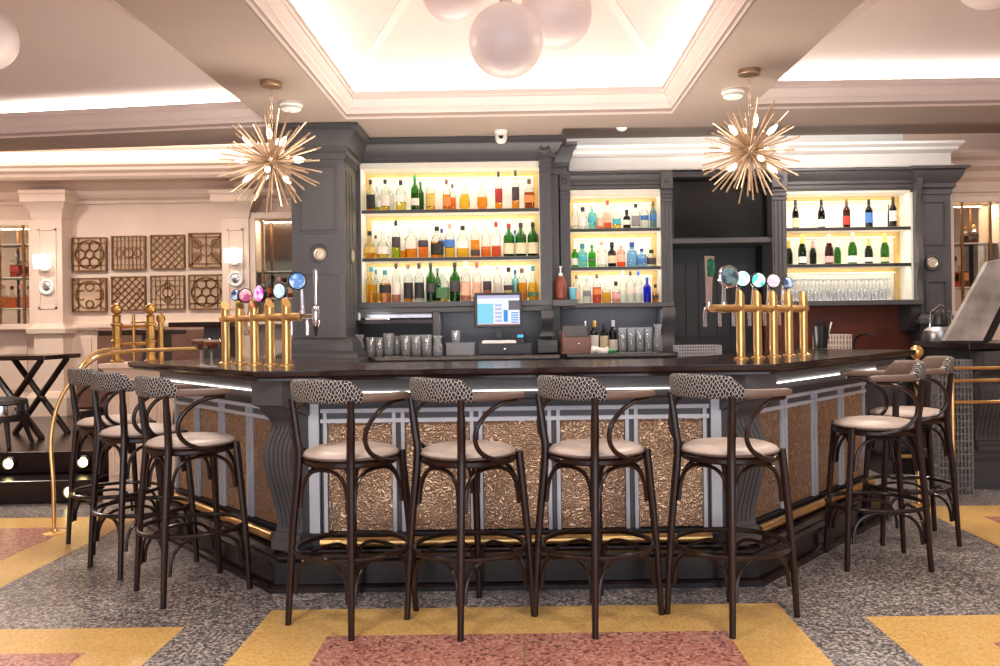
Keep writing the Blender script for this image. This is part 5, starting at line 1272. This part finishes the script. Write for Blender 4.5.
# ---- racks, straws
def rack(name, d, p, w_, dp, h_, m, rz=0, nx=8, group=None):
    t = thing(name, d, 'rack', p, rz, group)
    c = MB()
    g = .012
    for z in [h_*i/4 for i in range(5)]:
        c.box(-w_/2, w_/2, 0, .008, max(0, z-.004), z+.004); c.box(-w_/2, w_/2, dp-.008, dp, max(0, z-.004), z+.004)
        c.box(-w_/2, -w_/2+.008, .008, dp-.008, max(0, z-.004), z+.004); c.box(w_/2-.008, w_/2, .008, dp-.008, max(0, z-.004), z+.004)
    for i in range(nx+1):
        x = -w_/2+.004+(w_-.008)*i/nx
        c.box(x-.004, x+.004, .001, .007, .004, h_); c.box(x-.004, x+.004, dp-.007, dp-.001, .004, h_)
    for i in range(1, 6):
        y = dp*i/6; c.box(-w_/2+.001, -w_/2+.007, y-.004, y+.004, .004, h_); c.box(w_/2-.007, w_/2-.001, y-.004, y+.004, .004, h_)
    c.build('basket', m, t, smooth=0)
    c = MB()
    for i in range(1, nx): x = -w_/2+w_*i/nx; c.box(x-.003, x+.003, .008, dp-.008, .0, .006)
    c.build('grid_floor', m, t, smooth=0)
    return t
M['rackplast'] = pm('pale_grey_plastic', (176, 176, 182), .5); M['rackwhite'] = pm('ivory_plastic', (214, 200, 188), .5); M['rackdark'] = pm('grey_plastic', (120, 118, 118), .5)
Y = 7.8; p = at(700, 358, Y)
rack('dish_rack', 'pale grey dish rack behind the bar below the television', (p.x, Y, zk+.001), 44*Y/F, .25, az(700, 346, Y)-zk, 'rackplast', nx=16)
Y = 7.82; p = at(837, 352, Y)
rack('dish_rack', 'ivory dish rack on the sink counter behind the straws', (p.x, Y, zk+.001), 30*Y/F, .25, az(837, 335, Y)-zk, 'rackwhite', nx=10)
b0 = onbar(821, 348.5)
t = thing('straw_caddy', 'black bar caddy full of black straws on the right wing of the bar', 'caddy', b0)
c = MB(); c.lathe([(.001, 0), (.045, 0), (.06, .16), (.055, .16), (.042, .008), (.001, .008)], n=24); c.build('cup', 'black', t)
for i in range(16):
    a_ = i*2.4; r0, r1 = .012+.002*(i % 5), .03+.006*(i % 6)
    c = MB(); c.tube([(r0*cos(a_), r0*sin(a_), .01), (r1*cos(a_), r1*sin(a_), .2+.012*(i % 4))], .0035, 6); c.build('straw', 'black', t)
c = MB(); c.tube([(.03, .0, .01), (.075, -.01, .19)], .006, 6); c.build('stirrer', 'white', t)

# ---- brass: handrail, ball post, tap tower
hp0 = Vector((-2.95, 5.35, 0))
t = thing('brass_handrail', 'slim brass handrail rising from the floor and curving over to the left wing', 'handrail', hp0)
def L(px, py, Y): return at(px, py, Y)-hp0
c = MB(); pts = crspline([(0, 0, .0), (0, 0, .3), L(51, 445, 5.36), L(55, 415, 5.37), L(64, 392, 5.38), L(80, 371, 5.40), L(99, 357, 5.42), L(125, 351.5, 5.44), L(160, 350, 5.46), L(199, 348.5, 5.5)], 6); c.tube(pts, .0125, 10); c.build('rail', 'brass', t)
c = MB(); pts = crspline([L(76, 376, 5.40), L(84, 362, 5.5), L(95, 353, 5.62), L(108, 349.5, 5.8), L(120, 349.5, 6.1)], 6); c.tube(pts, .0115, 10); c.build('branch_rail', 'brass', t)
c = MB(); c.lathe([(.001, 0), (.075, 0), (.075, .006), (.03, .014), (.018, .03), (.001, .03)], n=24); c.build('floor_flange', 'brass', t)
c = MB(); e_ = pts[-1]
bp = onbar(915, 356)
Yb = 5.80; bp = Vector((ax(915, 350, Yb)+.01, Yb, 0))
t = thing('brass_post', 'brass post with ball top at the far end of the right wing', 'post', bp)
zz = az(915, 352, Yb); r = 6.5*Yb/F
c = MB(); c.lathe([(.001, 0), (.06, 0), (.06, .008), (.022, .016), (.018, .05), (.018, zz-r*1.0), (.026, zz-r*.9), (.001, zz-r*.8)], n=20); c.build('shaft', 'brass', t)
c = MB(); c.sphere((0, 0, zz), r, 24, 14); c.build('ball', 'brass', t)
# cream half wall with brass tower
PX0, PX1, PY = ax(108, 400, 6.2), ax(193, 400, 6.2), 6.2
pz = az(150, 363, 6.2)
hw_ = thing('panelled_half_wall', 'cream panelled half wall carrying the brass tap tower left of the bar', 'half wall', ((PX0+PX1)/2, PY, 0))
c = MB(); c.box(PX0, PX1, PY, PY+.38, 0, pz-.03); c.build('body', 'cream', hw_, w=True, smooth=0)
c = MB(); c.sweep([(PX0, PY+.38), (PX0, PY), (PX1, PY), (PX1, PY+.38)], [(-.05, pz-.12), (.0, pz-.12), (.015, pz-.09), (.02, pz-.05), (.045, pz-.03), (.045, pz-.0), (-.2, pz-.0), (-.2, pz-.03)]); c.box(PX0+.05, PX1-.05, PY+.05, PY+.33, pz-.03, pz-.001); c.build('cap', 'cream', hw_, w=True, smooth=25)
c = MB(); c.sweep([(PX0, PY+.38), (PX0, PY), (PX1, PY), (PX1, PY+.38)], [(0, 0), (.03, 0), (.03, .12), (.015, .15), (0, .155)]); c.build('skirting', 'cream', hw_, w=True, smooth=25)
n = 3; w_ = (PX1-PX0)/n
for i in range(n):
    c = MB(); border(c, PX0+i*w_+.03, PX0+(i+1)*w_-.03, .22, pz-.2, PY, .016, .012)
    for j in range(4): xx = PX0+i*w_+.06+j*(w_-.12)/3; c.box(xx-.003, xx+.003, PY-.005, PY, .25, pz-.23)
    c.build('panel', 'cream', hw_, w=True, smooth=0)
Yt = 6.38
tw = thing('brass_tap_tower', 'old brass bridging tap tower with two ball-topped columns on the cream half wall', 'beer tap', (ax(135, 362, Yt), Yt, pz))
for px in (117, 151):
    x = ax(px, 350, Yt)-tw.location.x; hz = az(px, 309, Yt)-pz; r = 5.6*Yt/F
    c = MB(); c.lathe([(.001, 0), (.05, 0), (.05, .012), (.038, .02), (.032, .05), (.032, hz*.36), (.04, hz*.38), (.04, hz*.41), (.032, hz*.43), (.032, hz*.68), (.042, hz*.70), (.042, hz*.73), (.030, hz*.75), (.028, hz-r*1.35), (.036, hz-r*1.2), (.02, hz-r), (.001, hz-r)], (x, 0, 0), n=22); cc = c.build('column', 'oldbrass', tw)
    c = MB(); c.sphere((x, 0, hz), r, 24, 14); c.build('ball', 'oldbrass', cc)
xa = ax(117, 350, Yt)-tw.location.x; xb = ax(151, 350, Yt)-tw.location.x
for zz in (.14, .27): c = MB(); c.tube([(xa, 0, zz), (xb, 0, zz)], .012, 10); c.build('bridge_pipe', 'oldbrass', tw)
c = MB(); xm = (xa+xb)/2+.0; c.tube([(xm, 0, .0), (xm, 0, .36)], .011, 10); c.tube([(xm-.02, 0, .30), (xm+.09, 0, .302)], .008, 8); c.build('spindle', 'oldbrass', tw)
c = MB(); xs = xb+.05; c.tube([(xs, .06, 0), (xs, .06, .30)], .02, 12); c.lathe([(.028, .30), (.034, .32), (.028, .35), (.001, .37)], (xs, .06, 0), n=16); c.build('rear_column', 'oldbrass', tw)

# ---- left lounge furniture on the platform
ZP = .34
def slabtable(d, px0, px1, py, Y, dep, thick, legs, grp='dark lounge tables'):
    x0, x1 = ax(px0, py, Y), ax(px1, py, Y); zt2 = az((px0+px1)/2, py, Y)
    t = thing('high_table', d, 'table', ((x0+x1)/2, Y, ZP), group=grp)
    c = MB(); c.box(x0, x1, Y, Y+dep, zt2-thick, zt2); c.build('table_top', 'counter', t, w=True, smooth=0, bevel=.006)
    if legs == 'cross':
        for yy in (Y+.08, Y+dep-.1):
            for sg in (-1, 1):
                xm = (x0+x1)/2; w2 = (x1-x0)*.38
                c = MB(); c.tube([(xm-sg*w2, yy, ZP+.0), (xm+sg*w2, yy, zt2-thick)], .028, 8); c.build('leg', 'wood_stool', t, w=True)
    else:
        xm = x0+(x1-x0)*.7
        c = MB(); c.box(xm-.09, xm+.09, Y+.12, Y+dep-.12, ZP+.04, zt2-thick); c.build('column', 'grey', t, w=True, smooth=0)
        c = MB(); c.box(xm-.25, xm+.25, Y+.04, Y+dep-.04, ZP, ZP+.04); c.build('foot', 'grey_dark', t, w=True, smooth=0)
slabtable('dark cross-legged table at the picture edge on the platform', -30, 45, 356, 7.3, .6, .04, 'cross')
slabtable('dark slab-topped high table behind the left beer font', 168, 226, 322, 8.0, .6, .045, 'col')
slabtable('dark slab-topped high table behind the brass tap tower', 98, 166, 330, 8.1, .5, .05, 'col')
Yb = 8.75; x0, x1 = ax(74, 330, Yb), ax(196, 330, Yb); zb3 = az(100, 328, Yb)
t = thing('banquette', 'brown leather banquette against the cream wall under the gold panels', 'bench', ((x0+x1)/2, Yb, ZP))
c = MB(); c.box(x0, x1, Yb+.45, Yb+.6, ZP+.1, zb3); c.build('backrest', 'brownleather', t, w=True, bevel=.03)
c = MB(); c.box(x0, x1, Yb, Yb+.448, ZP+.12, ZP+.45); c.build('seat', 'brownleather', t, w=True, bevel=.03)
c = MB(); c.box(x0+.02, x1-.02, Yb+.05, Yb+.55, ZP, ZP+.1); c.build('base', 'seat_dark', t, w=True, smooth=0)
p = at(8, 402, 6.95)
t = thing('low_stool', 'low stool with black studded seat and silver band at the picture edge', 'stool', (p.x-.06, 6.95, ZP)); hz = p.z-ZP
c = MB(); c.lathe([(.001, hz-.02), (.19, hz-.02), (.2, hz-.01), (.19, hz+.02), (.1, hz+.04), (.001, hz+.045)], n=30); c.build('seat', 'seat_dark', t)
c = MB(); c.lathe([(.15, hz-.10), (.20, hz-.10), (.205, hz-.06), (.2, hz-.02), (.15, hz-.02)], n=30); c.build('band', 'chrome', t)
c = MB(); c.lathe([(.15, hz-.155), (.19, hz-.155), (.195, hz-.102), (.15, hz-.102)], n=30); c.build('apron', 'seat_dark', t)
for a_ in (45, 135, 225, 315):
    c = MB(); c.tube([(.15*cos(R(a_)), .15*sin(R(a_)), hz-.12), (.23*cos(R(a_)), .23*sin(R(a_)), 0)], [.022, .016], 8); c.build('leg', 'wood_stool', t)

# ---- service station on the right
HX = ax(968, 450, 6.45)
host = thing('service_station', 'dark charcoal service station with brass rails at the right edge', 'service station', (HX+.5, 6.45, 0))
hz = az(970, 343, 6.4)
c = MB(); c.box(HX, HX+1.3, 6.45, 7.2, .0, hz-.05); c.build('body', 'grey_dark', host, w=True, smooth=0)
c = MB(); c.sweep([(HX, 7.2), (HX, 6.45), (HX+1.3, 6.45)], [(0, 0), (.10, 0), (.10, .10), (.07, .13), (.07, .19), (.04, .22), (.04, .27), (0, .30)]); c.build('stepped_base', 'grey', host, w=True, smooth=25)
c = MB(); c.box(HX-.06, HX+1.3, 6.30, 7.2, hz-.05, hz); c.build('counter_top', 'plinth', host, w=True, smooth=0, bevel=.006)
for px in (985,):
    x = ax(px, 420, 6.45); console((x, 6.45), (0, -1), 'console_bracket', hz-.06, 'grey', host, .2, .28)
for py in (368, 380.5, 402):
    z = az(980, py, 6.1); c = MB(); c.tube([(ax(951, py, 6.1), 6.1, z), (HX+1.3, 6.1, z)], .013, 10)
    o_ = c.build('brass_rail', 'brass', host, w=True)
c = MB(); x = ax(951, 400, 6.1); c.tube([(x+.01, 6.1, 0), (x+.01, 6.1, az(962, 366, 6.1))], .014, 10); c.build('rail_post', 'brass', host, w=True)
# raised flap
q0 = at(944, 341, 6.25); q1 = at(983, 341, 6.25); q2 = at(1027, 252, 6.25); q3 = at(988, 262, 6.25)
fl = thing('counter_flap', 'worn zinc-topped counter flap raised and leaning right above the service station', 'counter flap', q0)
c = MB(); d3 = Vector((0, .05, 0.0)); P4 = [q0, q1, q2, q3]; back = [p+d3 for p in P4]
c.add(P4+back, [(0, 1, 2, 3), (7, 6, 5, 4), (0, 4, 5, 1), (1, 5, 6, 2), (2, 6, 7, 3), (3, 7, 4, 0)]); c.build('leaf', 'flap', fl, w=True, smooth=0, bevel=.004)
c = MB(); c.loft([[q1+Vector((.004, -.0, 0)), q1+Vector((.06, 0, 0)), q1+Vector((.06, .05, 0)), q1+Vector((.004, .05, 0))], [q2+Vector((.004, 0, 0)), q2+Vector((.06, 0, 0)), q2+Vector((.06, .05, 0)), q2+Vector((.004, .05, 0))]]); c.build('edge_lipping', 'black', fl, w=True, smooth=0)
c = MB(); c.box(q0.x, q1.x+.05, 6.26, 6.29, hz+.001, q0.z-.0); c.build('hinge', 'black', fl, w=True, smooth=0)
# low dark base and glass racks between bar end and station
bx0, bx1 = ax(893, 480, 6.75), ax(944, 480, 6.75)
t = thing('low_plinth', 'low black plinth with brass nosing beyond the right wing stools', 'plinth', ((bx0+bx1)/2+.1, 6.75, 0))
c = MB(); c.box(bx0, HX-.14, 6.75, 7.56, 0, .17); c.build('block', 'plinth', t, w=True, smooth=0); c = MB(); c.tube([(bx0, 6.74, .185), (HX-.2, 6.74, .185)], .015, 8); c.build('nosing', 'brass', t, w=True)
cab = thing('back_cabinet', 'slate grey cupboard behind the right wing stools', 'cabinet', (bx0+.3, 7.0, .171))
c = MB(); c.box(bx0+.05, HX-.16, 7.12, 7.55, .171, az(930, 352, 7.1)); c.build('carcass', 'grey', cab, w=True, smooth=0)
zc_ = az(930, 352, 7.1)
for i in range(2):
    w2 = (HX-.16-bx0-.05)/2; c = MB(); xx = bx0+.05+i*w2; c.box(xx+.015, xx+w2-.015, 7.105, 7.12, .2, zc_-.04); dd = c.build('door', 'grey', cab, w=True, smooth=0, bevel=.003)
    c = MB(); c.lathe([(.001, 0), (.014, 0), (.01, .02), (.001, .024)], (xx+(w2-.06 if i == 0 else .06), 7.105, .75), n=12, axis=A); c.build('knob', 'brass', dd, w=True)
z_ = .001
for i in range(5):
    rack('glass_rack', 'grey glass rack beside the service station, %s in its stack' % ('lowest', 'second from bottom', 'middle one', 'second from top', 'topmost')[i], (ax(952, 420, 6.15)+.02, 6.135, z_), .25, .15, .19, 'rackdark', 0, 9, 'stacked glass racks')
    z_ += .1945
# wall-side apparatus near the ball post
Y = 6.6; p = at(937, 350, Y)
t = thing('juicer', 'squat steel juicer with dark lid standing beyond the brass ball', 'juicer', (ax(941, 352, 6.95), 6.95, hz+.001))
c = MB(); c.lathe([(.001, 0), (.13, 0), (.14, .02), (.13, .09), (.09, .12), (.001, .12)], n=26); c.build('bowl', 'steel', t); c = MB(); c.lathe([(.06, .12), (.07, .14), (.05, .22), (.02, .26), (.001, .26)], n=20); c.build('lid', 'black', t); c = MB(); c.tube([(-.09, 0, .10), (-.08, 0, .24), (0, 0, .3), (.08, 0, .24), (.09, 0, .10)], .008, 8); c.build('handle', 'chrome', t)
# ================================================================ LIGHT
warm = (255, 243, 229); cool = (232, 240, 255)
for P, A in trays:                        # LED tape lying behind the tray cornices
    cx = sum(p[0] for p in P)/4; cy = sum(p[1] for p in P)/4
    for i in range(4):
        if (A[0] < -1 and i == 1) or (A[0] > 1 and i == 3): continue      # no cornice on the beam side
        p0 = Vector(P[i]); p1 = Vector(P[(i+1) % 4]); m = (p0+p1)/2; d = p1-p0
        n = Vector((cx-m.x, cy-m.y)).normalized()
        loc = Vector((m.x+n.x*.052, m.y+n.y*.052, 3.168))
        o = arealight('cove_tape', loc, (0, 0, 0), d.length*.97, .02, (7 if abs(A[0]) < 1 else 19)*d.length, (255, 246, 236))
        X_ = Vector((d.x, d.y, 0)).normalized(); Zl = -(Vector((0, 0, 1)))     # light's -Z points up
        Zl = (Zl-Vector((n.x, n.y, 0))*(.1 if abs(A[0]) < 1 else .5)).normalized(); Y_ = Zl.cross(X_); o.rotation_euler = Matrix((X_, Y_, Zl)).transposed().to_euler()
arealight('recess_tape', (-4.4, 8.55, 3.12), (R(180-20), 0, 0), 4.8, .04, 70, (255, 244, 232))
arealight('recess_tape', (-4.4, 9.2, 3.1), (R(180), 0, 0), 4.8, .04, 40, (255, 244, 232))
arealight('recess_tape', (2.3, 7.62, 3.12), (R(180-30), 0, 0), 3.4, .04, 42, (255, 248, 240))
# window light from the street side behind the camera, and added fill lights under the soffit without fittings
arealight('window_daylight', (0, -2.6, 1.4), (R(90), 0, 0), 6.5, 2.7, 185, cool)
for (x, y) in ((-3.9, 1.6), (-1.3, 1.8), (1.3, 1.8), (3.9, 1.6), (-1.75, 5.2), (1.57, 5.0)):
    arealight('added_soffit_fill', (x, y, 2.985), (0, 0, 0), .5, .5, 38, warm)
for (x, y) in ((-3.6, 7.75), (-5.4, 7.85), (3.0, 7.3), (5.3, 7.2)):
    arealight('added_soffit_fill', (x, y, 2.98), (0, 0, 0), .25, .25, 40 if x < 0 else 28, warm)
arealight('added_uplight_fill', (0, 6.1, .92), (R(180), 0, 0), 3.4, .5, 95, (255, 240, 224))  # added fill, brightens soffit and shelf fronts from below; no real fitting
for c_ in (ch1, ch2):
    l = bpy.data.lights.new('chandelier_glow', 'POINT'); l.energy = 4; l.color = rgb(255, 222, 180)[:3]; l.shadow_soft_size = .2
    o = bpy.data.objects.new('chandelier_glow', l); COL.objects.link(o); o.location = c_
w = bpy.data.worlds.new('world'); SC.world = w; w.use_nodes = True
bgn = w.node_tree.nodes['Background']; bgn.inputs[0].default_value = rgb(240, 232, 224); bgn.inputs[1].default_value = .27
SC.view_settings.view_transform = 'Standard'; SC.view_settings.look = 'None'; SC.view_settings.gamma = 1; SC.view_settings.exposure = .2
SC.view_settings.use_curve_mapping = False
SC.cycles.use_denoising = True
SC.cycles.max_bounces = 8; SC.cycles.diffuse_bounces = 4; SC.cycles.glossy_bounces = 4; SC.cycles.transparent_max_bounces = 24
SC.cycles.caustics_reflective = False; SC.cycles.caustics_refractive = False
SC.cycles.sample_clamp_indirect = 4
